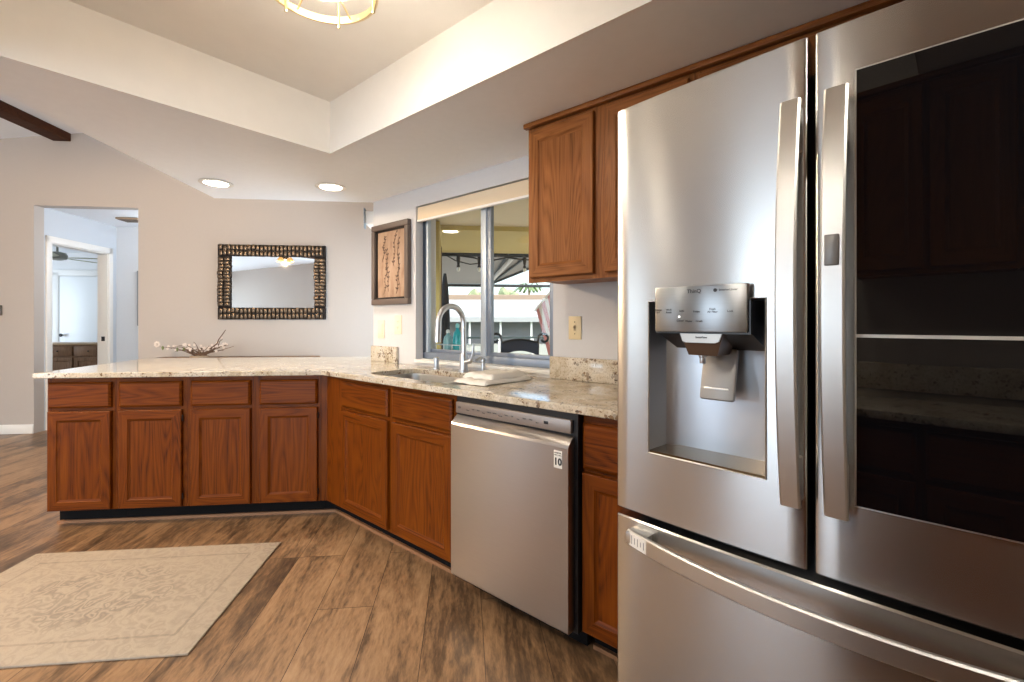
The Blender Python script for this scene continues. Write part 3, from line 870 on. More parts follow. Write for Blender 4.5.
# ============================================================ REFRIGERATOR
FA = (.288, 1.24)
o = fr = thing('refrigerator', 'stainless french door refrigerator with water dispenser and dark glass panel', 'refrigerator', FA, ROT_K)
FWd, FB = .908, .018
def bul(t): return -4*FB*t*(FWd-t)/FWd**2
def curved_front(t0, t1, h0, h1, depth, hole=None, edge=.006):
    ts = [t0, t0+edge*.15, t0+edge*.5, t0+edge]; nn = 12
    mid = [t0+edge + (t1-t0-2*edge)*k/nn for k in range(1, nn)]
    if hole: mid = sorted([m_ for m_ in mid if min(abs(m_-hole[0]), abs(m_-hole[1])) > .012] + [hole[0], hole[1]])
    ts += mid + [t1-edge, t1-edge*.5, t1-edge*.15, t1]
    def yf(t):
        d = min(t-t0, t1-t); k = 0
        if d < edge: k = edge - sqrt(max(0, edge**2 - (edge-d)**2))
        return bul(t) + k
    hs = [h0, h0+.004]+([hole[2], hole[3]] if hole else [])+[h1-.004, h1]
    t = bmesh.new()
    def hin(h): return .004 if h in (h0, h1) else 0
    V = [[t.verts.new((x, yf(x)+hin(h), h)) for x in ts] for h in hs]
    Bk = [[t.verts.new((x, depth, h)) for x in ts] for h in (h0, h1)]
    for j in range(len(hs)-1):
        for i in range(len(ts)-1):
            if hole and hole[0]-1e-6 <= ts[i] and ts[i+1] <= hole[1]+1e-6 and abs(hs[j]-hole[2]) < 1e-6: continue
            t.faces.new((V[j][i], V[j][i+1], V[j+1][i+1], V[j+1][i]))
    m_ = len(ts)
    for i in range(m_-1):
        t.faces.new((V[0][i+1], V[0][i], Bk[0][i], Bk[0][i+1])); t.faces.new((V[-1][i], V[-1][i+1], Bk[1][i+1], Bk[1][i]))
        if not hole: t.faces.new((Bk[0][i+1], Bk[0][i], Bk[1][i], Bk[1][i+1]))
    t.faces.new([V[j][0] for j in range(len(hs))][::-1] + [Bk[0][0], Bk[1][0]]); t.faces.new([V[j][-1] for j in range(len(hs))] + [Bk[1][-1], Bk[0][-1]])
    bmesh.ops.recalc_face_normals(t, faces=t.faces)
    b = MB(); b._merge(t); return b
MB().box(.012, .896, .135, .80, .05, 1.755, .006).build('case', plain('dark grey cabinet', rgb(70, 70, 72), .5), fr)
MB().box(.02, .89, .10, .15, .01, .055).build('base_grille', black_pl, fr)
MB().box(.012, .896, .1005, .136, .66, 1.76).build('gasket', black_pl, fr, smooth=False)
HO = (.096, .371, .876, 1.262)
ld = curved_front(-.003, .446, .708, 1.785, .10, HO).build('left_door', steel_m, fr, ang=30)
rd = curved_front(.459, .906, .708, 1.785, .10).build('right_door', steel_m, fr, ang=30)
dr = curved_front(-.003, .906, .062, .690, .10).build('freezer_drawer', steel_m, fr, ang=30)
# dispenser cavity: open box set into the left door
b = MB(); d = .105
x0, x1, z0, z1 = HO
def yb(x): return bul(x)
cav = []
cols = [x0, x0+.006, x0+.035, x1-.035, x1-.006, x1]
dep = [yb(x0), .078, d-.01, d-.01, .078, yb(x1)]
pr = list(zip(cols, dep))
t = bmesh.new()
lo = [t.verts.new((x, y, z0)) for x, y in pr]; hi = [t.verts.new((x, y, z1)) for x, y in pr]
for k in range(len(pr)-1): t.faces.new((lo[k], lo[k+1], hi[k+1], hi[k]))
t.faces.new(hi)
b._merge(t)
cavm = plain('grey satin cavity', (.58, .62, .68, 1), .36, .85)
cv = b.build('dispenser_cavity', cavm, ld, ang=50)
b = MB(); b.poly([(x, y) for x, y in pr], z0-.004, z0+.006)
b.build('drip_tray', plain('glossy bronze tray', rgb(110, 92, 66), .16, .9), cv)
b = MB(); rim = [(x0, yb(x0)-.001, z0), (x0, yb(x0)-.001, z1), ((x0+x1)/2, yb((x0+x1)/2)-.001, z1), (x1, yb(x1)-.001, z1), (x1, yb(x1)-.001, z0), ((x0+x1)/2, yb((x0+x1)/2)-.001, z0)]
b.tube(rim, .0022, 6, closed=True); b.build('rim', steel_h, cv)
# control head
px0, px1, pz0, pz1 = .129, .342, 1.187, 1.294
yc = yb(.23)-.020
b = MB(); b.box(px0, px1+.004, yc, .07, pz0-.004, 1.258, mi=0)
b.faces([(px0, yc+.002, pz0), (px1+.004, yc+.002, pz0), (px1+.004, .085, pz0-.045), (px0, .085, pz0-.045), (px0, .085, pz0), (px1+.004, .085, pz0)], [(0, 3, 2, 1), (0, 4, 3), (1, 2, 5), (0, 1, 5, 4), (3, 4, 5, 2)])
hd = b.build('dispenser_head', black_pl, ld, smooth=False)
b = MB(); b.box(px0, px1, yc-.006, yc+.006, pz0, pz1, .0025)
pm = steel('brushed steel control panel', (.30, .31, .32, 1), .3)
cpn = b.build('control_panel', pm, hd)
yt = yc-.0064
text('ThinQ', .0125, cpn, ink, (.226, yt, 1.281)); text('InverterLinear', .0068, cpn, ink, (.302, yt, 1.2815))
MB().lathe([(.0042, 0), (.0042, .0006), (.0030, .0006), (.0030, 0)], n=16, M=Matrix.Translation((.274, yt+.0002, 1.2815)) @ Matrix.Rotation(pi/2, 4, 'X')).build('emblem', ink, cpn)
for x, z, s_ in ((.138, 1.236, 'Freezer\n0 F'), (.165, 1.236, 'Wi-Fi\nReset'), (.197, 1.236, 'Light'), (.232, 1.234, 'Fridge'), (.268, 1.236, 'Fresh\nAir Filter'), (.306, 1.234, 'Lock'), (.193, 1.213, 'Cubed'), (.214, 1.212, 'Water'), (.238, 1.212, 'Crush')):
    text(s_, .0062, cpn, ink, (x, yt, z))
MB().box(.189, .193, yt-.0002, yt+.0008, 1.2205, 1.2245).build('indicator', emis('white indicator', (1, 1, 1, 1), 1.2), cpn)
# nozzle housing
b = MB(); ny0 = yc+.004
b.faces([(.188, ny0, 1.186), (.288, ny0, 1.186), (.270, ny0+.012, 1.132), (.204, ny0+.012, 1.132), (.188, .07, 1.186), (.288, .07, 1.186), (.270, .06, 1.132), (.204, .06, 1.132)],
        [(0, 1, 2, 3), (4, 7, 6, 5), (0, 4, 5, 1), (3, 2, 6, 7), (0, 3, 7, 4), (1, 5, 6, 2)])
nz = b.build('nozzle_housing', plain('warm dark steel', rgb(92, 74, 60), .35, .6), ld, smooth=False)
b = MB(); b.poly([(.189, 0), (.287, 0), (.279, -.020), (.270, -.0235), (.204, -.0235), (.195, -.020)], -.003, .003, M=Matrix.Translation((0, ny0, 1.1855)) @ Matrix.Rotation(pi/2, 4, 'X'))
nl = b.build('nozzle_plate', plain('pale silver plate', rgb(190, 190, 188), .35, .5), nz)
text('InstaView', .0068, nl, ink, (.240, ny0-.0035, 1.1745))
MB().lathe([(.006, 0), (.007, .004), (.007, .014), (.009, .016), (.009, .022)], c=(.230, .0, 1.112), n=14).build('spout', chrome, nz)
# paddle lever
Mx = Matrix.Translation((.246, .062, 1.080)) @ Matrix.Rotation(radians(-14), 4, 'X')
b = MB(); b.box(-.041, .041, -.010, .004, -.062, .065, .006, M=Mx)
lev = b.build('paddle_lever', plain('brushed lever', rgb(160, 158, 156), .4, .3), ld)
MB().box(-.03, .028, -.0125, -.009, -.037, -.032, .001, M=Mx).build('highlight_strip', steel_h, lev)
# handles
def vhandle(tc, parent, w=.036, z0=.845, z1=1.648):
    pts = []
    y0_ = bul(tc)
    for k in range(25):
        u = k/24; z = z0+(z1-z0)*u
        pts.append((tc, y0_-.034-.040*(1-(2*u-1)**2), z))
    h_ = MB().bar(pts, w, .014, (1, 0, 0)).build('handle', steel_h, parent, ang=40)
    for z in (z0+.05, z1-.05): MB().box(tc-.012, tc+.014, y0_-.040, y0_+.004, z-.045, z+.045, .004).build('handle_mount', steel_h, h_)
    return h_
vhandle(.425, ld)
h2 = vhandle(.500, rd, .038)
MB().box(.489, .511, bul(.5)-.034-.040-.0095, bul(.5)-.034-.036, 1.312, 1.368, .002).build('door_in_door_button', plain('button grey', rgb(120, 118, 116), .4, .7), h2)
pts = []
for k in range(33):
    u = k/32; x = .05+(.858-.05)*u
    pts.append((x, bul(x)-.022-.055*(1-(2*u-1)**2), .652))
dh = MB().bar(pts, .040, .014, (0, 0, 1)).build('handle', steel_h, dr, ang=40)
for x in (.075, .833): MB().box(x-.03, x+.03, bul(x)-.032, bul(x)+.004, .638, .668, .004).build('handle_mount', steel_h, dh)
# energy label wrapped on the drawer handle's left end
pl = []
for k in range(5):
    x = .056+.056*k/4; u = (x-.05)/.808
    pl.append((x, bul(x)-.022-.055*(1-(2*u-1)**2)-.0078, .652))
lbo = MB().bar(pl, .034, .001, (0, 0, 1)).build('paper_label', plain('white paper label', rgb(228, 226, 224), .6), dh)
# printed bars on the label
bb = MB()
for k, hgt in enumerate((.022, .016, .02, .012, .018)):
    x = .064+k*.010; u = (x-.05)/.808; y = bul(x)-.022-.055*(1-(2*u-1)**2)-.0090
    bb.box(x, x+.005, y, y+.0012, .652-hgt/2, .652+hgt/2)
bb.build('print', plain('grey print', rgb(140, 140, 145), .6), lbo)
# dark glass panel on the right door
gx0, gx1, gz0, gz1 = .526, .872, .864, 1.684
def curved_slab(x0, x1, z0, z1, off, th, n=12):
    pts = [(x0+(x1-x0)*k/n) for k in range(n+1)]
    ring = [(x, bul(x)-off) for x in pts] + [(x, bul(x)-off+th) for x in reversed(pts)]
    return MB().poly(ring, z0, z1)
MBf = curved_slab(gx0-.003, gx1+.003, gz0-.003, gz1+.003, .0012, .004); gf = MBf.build('glass_surround', steel_h, rd, ang=20)
gp = curved_slab(gx0, gx1, gz0, gz1, .0022, .004).build('glass_panel', blackglass, rd, ang=20)
curved_slab(gx0, gx1, 1.181, 1.187, .0032, .003).build('divider_strip', plain('pale strip', rgb(190, 188, 186), .4, .3), gp, ang=20)

# ============================================================ WALL ITEMS ON THE WINDOW WALL
o = thing('framed_picture', 'dark framed botanical print on tan paper left of the kitchen window', 'picture', RW(2.822, 1.974) + (1.634,), ROT_R)
w2, h2_ = .225, .298
b = MB()
for (a0, a1, c0, c1) in ((-w2, w2, -h2_, -h2_+.042), (-w2, w2, h2_-.042, h2_), (-w2, -w2+.042, -h2_+.042, h2_-.042), (w2-.042, w2, -h2_+.042, h2_-.042)):
    b.box(a0, a1, -.034, 0, c0, c1, .006)
for (a0, a1, c0, c1) in ((-w2+.04, w2-.04, -h2_+.04, -h2_+.055), (-w2+.04, w2-.04, h2_-.055, h2_-.04), (-w2+.04, -w2+.055, -h2_+.055, h2_-.055), (w2-.055, w2-.04, -h2_+.055, h2_-.055)):
    b.box(a0, a1, -.022, 0, c0, c1, .003, mi=1)
b.build('frame', [plain('weathered grey brown', rgb(98, 84, 76), .5), bronze_d], o)
m, nt, b_ = newmat('aged tan paper'); mp = mapping(nt, (1, 1, .35)); n1 = noise(nt, mp.outputs[0], 14, 4, .6)
cr = ramp(nt, [(.3, rgb(128, 98, 76)), (.5, rgb(160, 130, 106)), (.7, rgb(176, 150, 128))]); nt.links.new(n1.outputs[0], cr.inputs[0]); nt.links.new(cr.outputs[0], b_.inputs['Base Color']); b_.inputs['Roughness'].default_value = .7
pp = MB().box(-w2+.05, w2-.05, -.010, -.002, -h2_+.05, h2_-.05).build('print', m, o)
b = MB(); rnd = random.Random(5)
for bx, zb_, zt, lean in ((.03, -.02, .22, .02), (.10, -.16, .17, -.02), (-.085, -.22, -.02, .03), (-.03, -.20, .10, -.03), (.065, -.22, .05, .03), (-.10, .02, .20, .02)):
    n = 9; st_ = [(bx+lean*k/n+.008*sin(k*1.3+bx*90), -.0108, zb_+(zt-zb_)*k/n) for k in range(n+1)]
    b.tube(st_, .0018, 5, flat=.3)
    for k in range(1, n+1):
        for sgn in (-1, 1):
            if rnd.random() < .25: continue
            a = radians(rnd.uniform(25, 60))*sgn; L = rnd.uniform(.014, .03); px, py, pz = st_[k]
            dx, dz_ = sin(a), cos(a); nx, nz_ = dz_, -dx; wd = L*.26
            b.poly([(px, pz), (px+dx*L*.5+nx*wd, pz+dz_*L*.5+nz_*wd), (px+dx*L, pz+dz_*L), (px+dx*L*.5-nx*wd, pz+dz_*L*.5-nz_*wd)], .0102, .0110, M=Matrix.Rotation(pi/2, 4, 'X'))
b.build('botanical_drawing', plain('sepia ink', rgb(86, 62, 48), .7), pp)

def wallplate(label, s, z, w, h, mat, kind):
    o = thing('wall_outlet' if kind == 'duplex' else 'light_switch', label, 'outlet' if kind == 'duplex' else 'switch', RW(s, 1.9745) + (z,), ROT_R)
    MB().box(-w/2, w/2, -.006, 0, -h/2, h/2, .0025).build('cover_plate', mat, o)
    if kind == 'duplex':
        dk = plain('outlet slot', rgb(90, 74, 60), .5)
        for dz_ in (.021, -.021):
            f_ = MB().poly([(.017*cos(2*pi*k/16), dz_+.0155*sin(2*pi*k/16)) for k in range(16)], .005, .008, M=Matrix.Rotation(pi/2, 4, 'X')).build('socket', mat, o)
            MB().box(-.008, -.005, -.0086, -.0075, dz_-.002, dz_+.008).box(.005, .008, -.0086, -.0075, dz_-.002, dz_+.008).box(-.002, .002, -.0086, -.0075, dz_-.010, dz_-.006).build('slots', dk, f_)
    elif kind == 'toggle':
        MB().box(-.006, .006, -.0075, -.004, -.014, .014, .001).box(-.004, .004, -.017, -.006, -.002, .009, .0015).build('toggle', plain('toggle grey', rgb(170, 150, 120), .4), o)
        for zz in (.03, -.03): MB().lathe([(.003, 0), (.002, .0015)], n=10, M=Matrix.Translation((0, -.006, zz)) @ Matrix.Rotation(pi/2, 4, 'X')).build('screw', bronze_d, o)
    else:
        MB().box(-w*.28, w*.28, -.010, -.004, -h*.30, h*.30, .002).build('rocker', mat, o)
    return o
wallplate('ivory rocker switch plate at the far left end of the window wall', 2.962, 1.155, .085, .135, ivory, 'rocker')
wallplate('ivory duplex outlet plate below the botanical picture', 2.748, 1.190, .085, .135, ivory, 'duplex')
wallplate('almond toggle switch plate between window and refrigerator', 1.252, 1.180, .075, .118, cream_pl, 'toggle')
# blind bracket of the dining slider peeking round the wall end
o = thing('blind_headrail', 'end of a white vertical blind headrail at the dining slider', 'blind', FW(-.79, 3.75), ROT_F)
MB().box(0, .09, 0, 1.5, 2.0, 2.10, .004).build('headrail', white_trim, o)
MB().box(-.006, .0, -.03, .04, 1.96, 2.12, .002).build('end_cap', plain('blue grey cap', rgb(150, 165, 178), .5), o)

# ============================================================ MIRROR WALL ITEMS
mc = ((-2.756-1.587)/2, (2.086+1.239)/2); mw, mh, mfr = (2.756-1.587)/2, (2.086-1.239)/2, .155
o = thing('wall_mirror', 'rectangular mirror in a hammered dark bronze frame on the far wall', 'mirror', FW(mc[0], 5.458) + (mc[1],), ROT_F)
b = MB()
b.box(-mw, mw, -.03, 0, -mh, -mh+.135, .006); b.box(-mw, mw, -.03, 0, mh-.135, mh, .006)
b.box(-mw, -mw+.15, -.03, 0, -mh+.135, mh-.135, .006); b.box(mw-.125, mw, -.03, 0, -mh+.135, mh-.135, .006)
b.build('frame', bronze_d, o)
rnd = random.Random(2)
for sg in (1, -1):
    for row in (0, 1):
        b = MB(); n = 26
        for k in range(n):
            x = -mw+.02+(2*mw-.04)*(k+.5)/n; zc_ = sg*(mh-.036-.062*row); j = rnd.uniform(-.008, .008)
            b.box(x-.019, x+.019, -.046-rnd.uniform(0, .010), -.026, zc_-.029+j, zc_+.029+j, .008)
        b.build('hammered_relief', bronze, o)
        b = MB(); n = 14
        for k in range(n):
            z = -mh+.15+(2*mh-.30)*(k+.5)/n; xc = (mw-.034-.058*row) if sg > 0 else (-mw+.038+.068*row); j = rnd.uniform(-.008, .008)
            b.box(xc-.030+j, xc+.030+j, -.046-rnd.uniform(0, .010), -.026, z-.019, z+.019, .008)
        b.build('hammered_relief', bronze, o)
MB().box(-mw+.145, mw-.12, -.022, -.012, -mh+.13, mh-.13).build('mirror_glass', mirror_m, o, smooth=False)

# sideboard under the mirror
wood_s = oak('sideboard wood', True, (.12, .055, .022, 1), (.25, .13, .06, 1), (.33, .18, .09, 1), .4)
o = thing('sideboard', 'brown wooden sideboard against the far wall below the mirror', 'sideboard', FW(-3.30, 5.02), ROT_F)
MB().box(0, 1.66, 0, .40, .80, .825, .006).build('top', wood_s, o)
MB().box(.03, 1.63, .03, .39, .16, .80).build('body', wood_s, o)
for i, x in enumerate((.04, .44, .84, 1.24)):
    d_ = MB().box(x, x+.38, .01, .03, .18, .78, .004).build('door', wood_s, o)
    MB().blob((x+.34, 0, .5), .014, 2).build('knob', bronze_d, d_)
for x in (.05, 1.57):
    for y in (.05, .34): MB().box(x, x+.045, y, y+.045, 0, .16, .004).build('leg', wood_s, o)
# dried flower arrangement on the sideboard
o = thing('flower_arrangement', 'dried twigs and pale blossoms in a low bowl on the sideboard', 'flowers', FW(-2.80, 5.16) + (.826,), ROT_F)
MB().lathe([(.05, 0), (.08, .006), (.09, .018), (.085, .026), (.06, .022), (.03, .012)], n=24).build('bowl', plain('tan stoneware', rgb(176, 156, 132), .5), o)
twig_m = plain('brown twig', rgb(104, 78, 60), .8); bl_m = plain('pale blossom', rgb(226, 214, 204), .8); gr_m = plain('olive leaf', rgb(110, 122, 74), .7)
rnd = random.Random(11)
def twig(end, bend, r=.006, flowers=3, leaf=0):
    p0 = Vector((rnd.uniform(-.05, .05), rnd.uniform(-.03, .03), .03)); e = Vector(end); pts = []
    for k in range(9):
        u = k/8; pts.append(p0.lerp(e, u) + Vector((0, 0, bend*sin(pi*u))) + Vector((rnd.uniform(-.008, .008), rnd.uniform(-.008, .008), rnd.uniform(-.004, .004))))
    t_ = MB().tube(pts, [r*(1-.65*k/8) for k in range(9)], 6).build('twig', twig_m, o)
    b = MB()
    for _ in range(flowers):
        p = pts[rnd.randint(4, 8)] + Vector((rnd.uniform(-.02, .02), rnd.uniform(-.02, .02), rnd.uniform(0, .02)))
        for q in range(5):
            a = 2*pi*q/5; b.blob((p.x+.008*cos(a), p.y, p.z+.008*sin(a)), .007, 1, (1, .5, 1))
    b.build('blossom', bl_m, t_) if flowers else b.bm.free()
    if leaf:
        b = MB()
        for _ in range(leaf):
            p = pts[rnd.randint(3, 7)]; b.blob((p.x, p.y, p.z-.01), .022, 1, (.6, .3, 1.1))
        b.build('leaf', gr_m, t_)
twig((.27, .0, .30), -.05, .010, 2); twig((.22, .02, .20), -.02, .008, 3); twig((.30, -.02, .14), .02, .006, 3)
twig((-.40, .0, .12), .03, .005, 1, 2); twig((-.30, .02, .10), .05, .006, 4, 1); twig((-.20, -.02, .14), .03, .005, 3)
twig((-.05, .0, .17), .0, .006, 1); twig((.08, .02, .13), .0, .005, 2); twig((.02, .0, .11), .0, .005, 3); twig((.16, .0, .12), .0, .006, 3); twig((-.12, .0, .09), .02, .005, 2)
for k_ in range(14): twig((rnd.uniform(-.34, .34), rnd.uniform(-.05, .05), rnd.uniform(.07, .16)), rnd.uniform(-.01, .04), .006, rnd.randint(1, 3))
b = MB()
for q in range(7):
    a = 2*pi*q/7; b.blob((-.42+.022*cos(a), 0, .15+.022*sin(a)), .013, 1, (1, .45, 1))
b.blob((-.42, -.008, .15), .014, 1); b.build('large_blossom', bl_m, o)

o = thing('thermostat', 'small dark thermostat on the far wall, left of the hall opening', 'thermostat', FW(-5.0, 5.458) + (1.335,), ROT_F)
MB().box(-.045, .045, -.022, 0, -.055, .055, .005).build('housing', plain('grey thermostat', rgb(96, 92, 88), .5), o)
MB().box(-.028, .028, -.024, -.021, -.005, .035, .001).build('display', black_pl, o)
# hall details
o = thing('ceiling_vent', 'small tan vent grille on the hall ceiling', 'vent', FW(-4.12, 6.12) + (2.488,), ROT_F)
MB().box(-.11, .14, -.10, .10, -.02, 0, .004).build('frame', plain('tan vent', rgb(160, 140, 116), .5), o)
b = MB()
for k in range(6): b.box(-.095, .125, -.085+k*.03, -.07+k*.03, -.026, -.019)
b.build('louvres', plain('dark vent slat', rgb(110, 96, 84), .5), o)
o = thing('hall_picture', 'grey edged framed panel hanging on the far hall wall', 'picture', FW(-4.375, 6.638) + (1.53,), ROT_F)
MB().box(0, .45, -.03, 0, -.37, .37, .004).build('frame', plain('blue grey frame', rgb(128, 140, 152), .5), o)
MB().box(.03, .42, -.033, -.028, -.34, .34).build('print', plain('pale print', rgb(200, 205, 208), .6), o)
o = thing('light_switch', 'ivory switch plate beside the bedroom door', 'switch', FW(-7.68, 9.198) + (1.20,), ROT_F)
MB().box(-.04, .04, -.006, 0, -.06, .06, .002).build('cover_plate', ivory, o); MB().box(-.006, .006, -.014, -.005, -.006, .01, .002).build('toggle', ivory, o)
dres_m = oak('dresser wood', False, (.10, .052, .03, 1), (.20, .11, .06, 1), (.28, .16, .09, 1), .45)
o = thing('dresser', 'dark brown panelled dresser seen through the hall doorway', 'dresser', FW(-7.60, 7.95), ROT_F)
MB().box(0, 1.9, 0, .5, .84, .87, .006).build('top', plain('tan dresser top', rgb(178, 148, 112), .4), o)
MB().box(.03, 1.87, .02, .49, .06, .84).build('body', dres_m, o)
for i in range(4):
    x = .06+i*.45
    d_ = door_panel(.42, .52, o, x=x, z=.12, y=.02); d_.data.materials[0] = dres_m; d_.data.materials[1] = dres_m
    for c_ in d_.children: c_.data.materials[0] = dres_m
    dd = MB().box(x, x+.42, 0, .02, .67, .82, .004).build('drawer', dres_m, o); MB().blob((x+.21, -.008, .745), .012, 2).build('knob', bronze_d, dd)
def ceiling_fan(label, loc, zceil, zb, blade, bm, lit=True, rot0=0, bl=.55, glow=None):
    o = thing('ceiling_fan', label, 'ceiling fan', loc + (zb,), ROT_F)
    MB().lathe([(.014, 0.06), (.014, zceil-zb-.06), (.06, zceil-zb-.05), (.065, zceil-zb)], n=18).build('downrod', bm, o)
    MB().lathe([(.05, -.04), (.11, -.02), (.12, .03), (.10, .07), (.03, .09)], n=24).build('motor', bm, o)
    for k in range(5):
        M_ = Matrix.Rotation(rot0+2*pi*k/5, 4, 'Z') @ Matrix.Rotation(radians(10), 4, 'X')
        MB().poly([(.16, -.05), (.22, -.065), (bl+.08, -.075), (bl+.12, -.04), (bl+.12, .04), (bl+.08, .075), (.22, .065), (.16, .05)], -.004, .004, M=M_).build('blade', blade, o)
    if lit:
        for k in range(4):
            a = 2*pi*k/4+.4; c = (.11*cos(a), .11*sin(a), -.13)
            s_ = MB().lathe([(.02, .07), (.045, .04), (.065, 0)], c=c, n=16, cap=False).build('lamp_shade', glow or fan_glow, o)
        MB().lathe([(.045, -.09), (.06, -.04)], n=16).build('light_fitter', bm, o)
    return o
ceiling_fan('ceiling fan with pale blades seen through the hall doorway', FW(-6.15, 7.6), 2.49, 2.19, plain('pale olive blade', rgb(178, 180, 150), .5), plain('fan grey', rgb(150, 150, 140), .4), False, .15)
ceiling_fan('ceiling fan with glowing lamp cluster reflected in the bronze mirror', FW(-3.24, 2.2), zc(-3.24), 2.44, plain('dark blade', rgb(70, 46, 32), .5), bronze_d, True, .5)
lp = bpy.data.lights.new('fan_lamp', 'POINT'); lp.energy = 105; lp.color = (1, .72, .44); lp.shadow_soft_size = .025
lo_ = bpy.data.objects.new('fan_lamp', lp); C.objects.link(lo_); lo_.location = FW(-3.24, 2.2) + (2.27,)

# ============================================================ CEILING LIGHTS
for (f, g, lab) in ((-1.625, 3.185, 'left of two glowing recessed ceiling lights above the peninsula'), (-.900, 3.195, 'right recessed ceiling light, nearer the kitchen window')):
    o = thing('recessed_light', lab, 'ceiling light', FW(f, g) + (CH,), ROT_F, 'recessed lights above the peninsula')
    MB().lathe([(.070, .0), (.098, -.003), (.100, -.008), (.092, -.012), (.072, -.010), (.070, .0)], n=32, cap=False).build('trim_ring', white_trim, o)
    MB().lathe([(.071, -.0005), (.0, -.0005001)], n=32, cap=False).lathe([(.058, -.004), (.045, -.010), (.001, -.012)], n=24).build('lamp', can_glow, o)
    l = bpy.data.lights.new('recessed_lamp', 'SPOT'); l.energy = 24; l.spot_size = radians(112); l.spot_blend = .8; l.color = (1, .93, .82); l.shadow_soft_size = .05
    lo_ = bpy.data.objects.new('recessed_lamp', l); C.objects.link(lo_); lo_.location = FW(f, g) + (CH-.02,)
l = bpy.data.lights.new('hall_lamp', 'POINT'); l.energy = 9; l.color = (.90, .95, 1); l.shadow_soft_size = .15
lo_ = bpy.data.objects.new('hall_lamp', l); C.objects.link(lo_); lo_.location = FW(-3.45, 6.2) + (2.2,)
# unseen recessed spots added behind the viewer to brighten floor, cabinets and ceiling
for (s_, e_, lab) in ((1.62, -.36, 'added unseen recessed light behind the viewer on the living room side'), (.45, -.33, 'added unseen recessed light above the cabinets facing the refrigerator'), (-.55, .80, 'added unseen recessed light to the right of the tray, nearest the kitchen end wall')):
    o = thing('recessed_light', lab, 'ceiling light', RW(s_, e_) + (CH,), ROT_R, 'added fill lights behind the viewer')
    MB().lathe([(.070, .0), (.098, -.003), (.100, -.008), (.092, -.012), (.072, -.010), (.070, .0)], n=32, cap=False).build('trim_ring', white_trim, o)
    MB().lathe([(.071, -.0005), (.0, -.0005001)], n=32, cap=False).lathe([(.058, -.004), (.045, -.010), (.001, -.012)], n=24).build('lamp', can_glow, o)
    l = bpy.data.lights.new('recessed_lamp', 'SPOT'); l.energy = 26; l.spot_size = radians(150); l.spot_blend = .7; l.color = (1, .93, .82); l.shadow_soft_size = .06
    lo_ = bpy.data.objects.new('recessed_lamp', l); C.objects.link(lo_); lo_.location = RW(s_, e_) + (CH-.03,)
# caged semi-flush fixture in the tray
o = thing('ceiling_lamp', 'round pale brass cage ceiling lamp hanging in the tray ceiling', 'ceiling lamp', (-.570, 1.35, TH), 0)
r_ = .163; zt, zb_ = -.06, -.21
def ring(r, z, n=40, cx=0, cy=0): return [(cx+r*cos(2*pi*k/n), cy+r*sin(2*pi*k/n), z) for k in range(n)]
b = MB(); b.lathe([(r_-.004, zb_), (r_+.004, zb_), (r_+.004, zb_+.022), (r_-.004, zb_+.022), (r_-.004, zb_)], n=48, cap=False); b.build('lower_ring', brass, o)
b = MB(); b.lathe([(r_-.004, zt), (r_+.004, zt), (r_+.004, zt+.022), (r_-.004, zt+.022), (r_-.004, zt)], n=48, cap=False); b.build('upper_ring', brass, o)
for k in range(6):
    a = 2*pi*k/6+.55; x, y = (r_-.006)*cos(a), (r_-.006)*sin(a)
    MB().tube([(x, y, zb_-.012), (x, y, zt+.03)], .004, 8).blob((x, y, zb_-.014), .006, 2).build('rod', brass, o)
b = MB(); b.tube(ring(.115, zb_+.045), .0035, 6, closed=True)
for k in range(3):
    a = pi*k/3+.3; b.tube([((r_-.004)*u*cos(a), (r_-.004)*u*sin(a), zb_+.012+.04*(1-u*u)) for u in [x/8-1 for x in range(17)]], .003, 6)
b.build('cage_wire', brass, o)
MB().lathe([(.09, 0), (.09, -.012), (.07, -.028), (.012, -.034), (.012, -.08)], n=28).build('canopy', brass, o)
for k in range(3):
    a = 2*pi*k/3; MB().blob((.06*cos(a), .06*sin(a), -.125), .028, 2, (1, 1, 1.25)).tube([(.06*cos(a), .06*sin(a), -.09), (.05*cos(a), .05*sin(a), -.03)], .012, 10).build('bulb', warm_glow, o)
l = bpy.data.lights.new('tray_lamp', 'POINT'); l.energy = 8.5; l.color = (1, .91, .77); l.shadow_soft_size = .09
lo_ = bpy.data.objects.new('tray_lamp', l); C.objects.link(lo_); lo_.location = (-.570, 1.35, TH-.275)

# ============================================================ RUG
o = MB().box(-.605, .605, -.42, .42, 0, .010, .004).build('rug', rug_m)
put(o, FW(-1.60, 2.182), .0005, ROT_F); tag(o, 'faded beige medallion rug on the plank floor', 'rug')

# ============================================================ OPPOSITE RUN (behind the camera, reflected in the refrigerator)
ROT_O = ROT_R + pi     # front faces the refrigerator
def opp(s, e): return RW(s, e)
OPL = [(-1.44, 'far right', 'oak base cabinet behind the viewer, farthest from the living room'), (-.85, 'mid', 'middle oak base cabinet of the run facing the refrigerator'), (-.26, 'left', 'oak base cabinet facing the refrigerator, nearest the living room')]
for s0, _, lab in OPL:
    base_cabinet(lab, RW(s0, .145), ROT_O, .578, [(.02, .275), (.303, .558)], hinge=[None, None], group='oak base cabinets facing the refrigerator', depth=.58)
o = put(MB().box(-.34, 1.46, -.448, .19, .884, .914, .005).build('countertop', granite_m), (0, 0), 0, ROT_R)
tag(o, 'granite countertop on the cabinets facing the refrigerator', 'countertop')
o = put(MB().box(-.34, 1.46, -.449, -.428, .9145, 1.03, .003).build('backsplash', granite_m), (0, 0), 0, ROT_R)
tag(o, 'granite backsplash facing the refrigerator', 'backsplash')
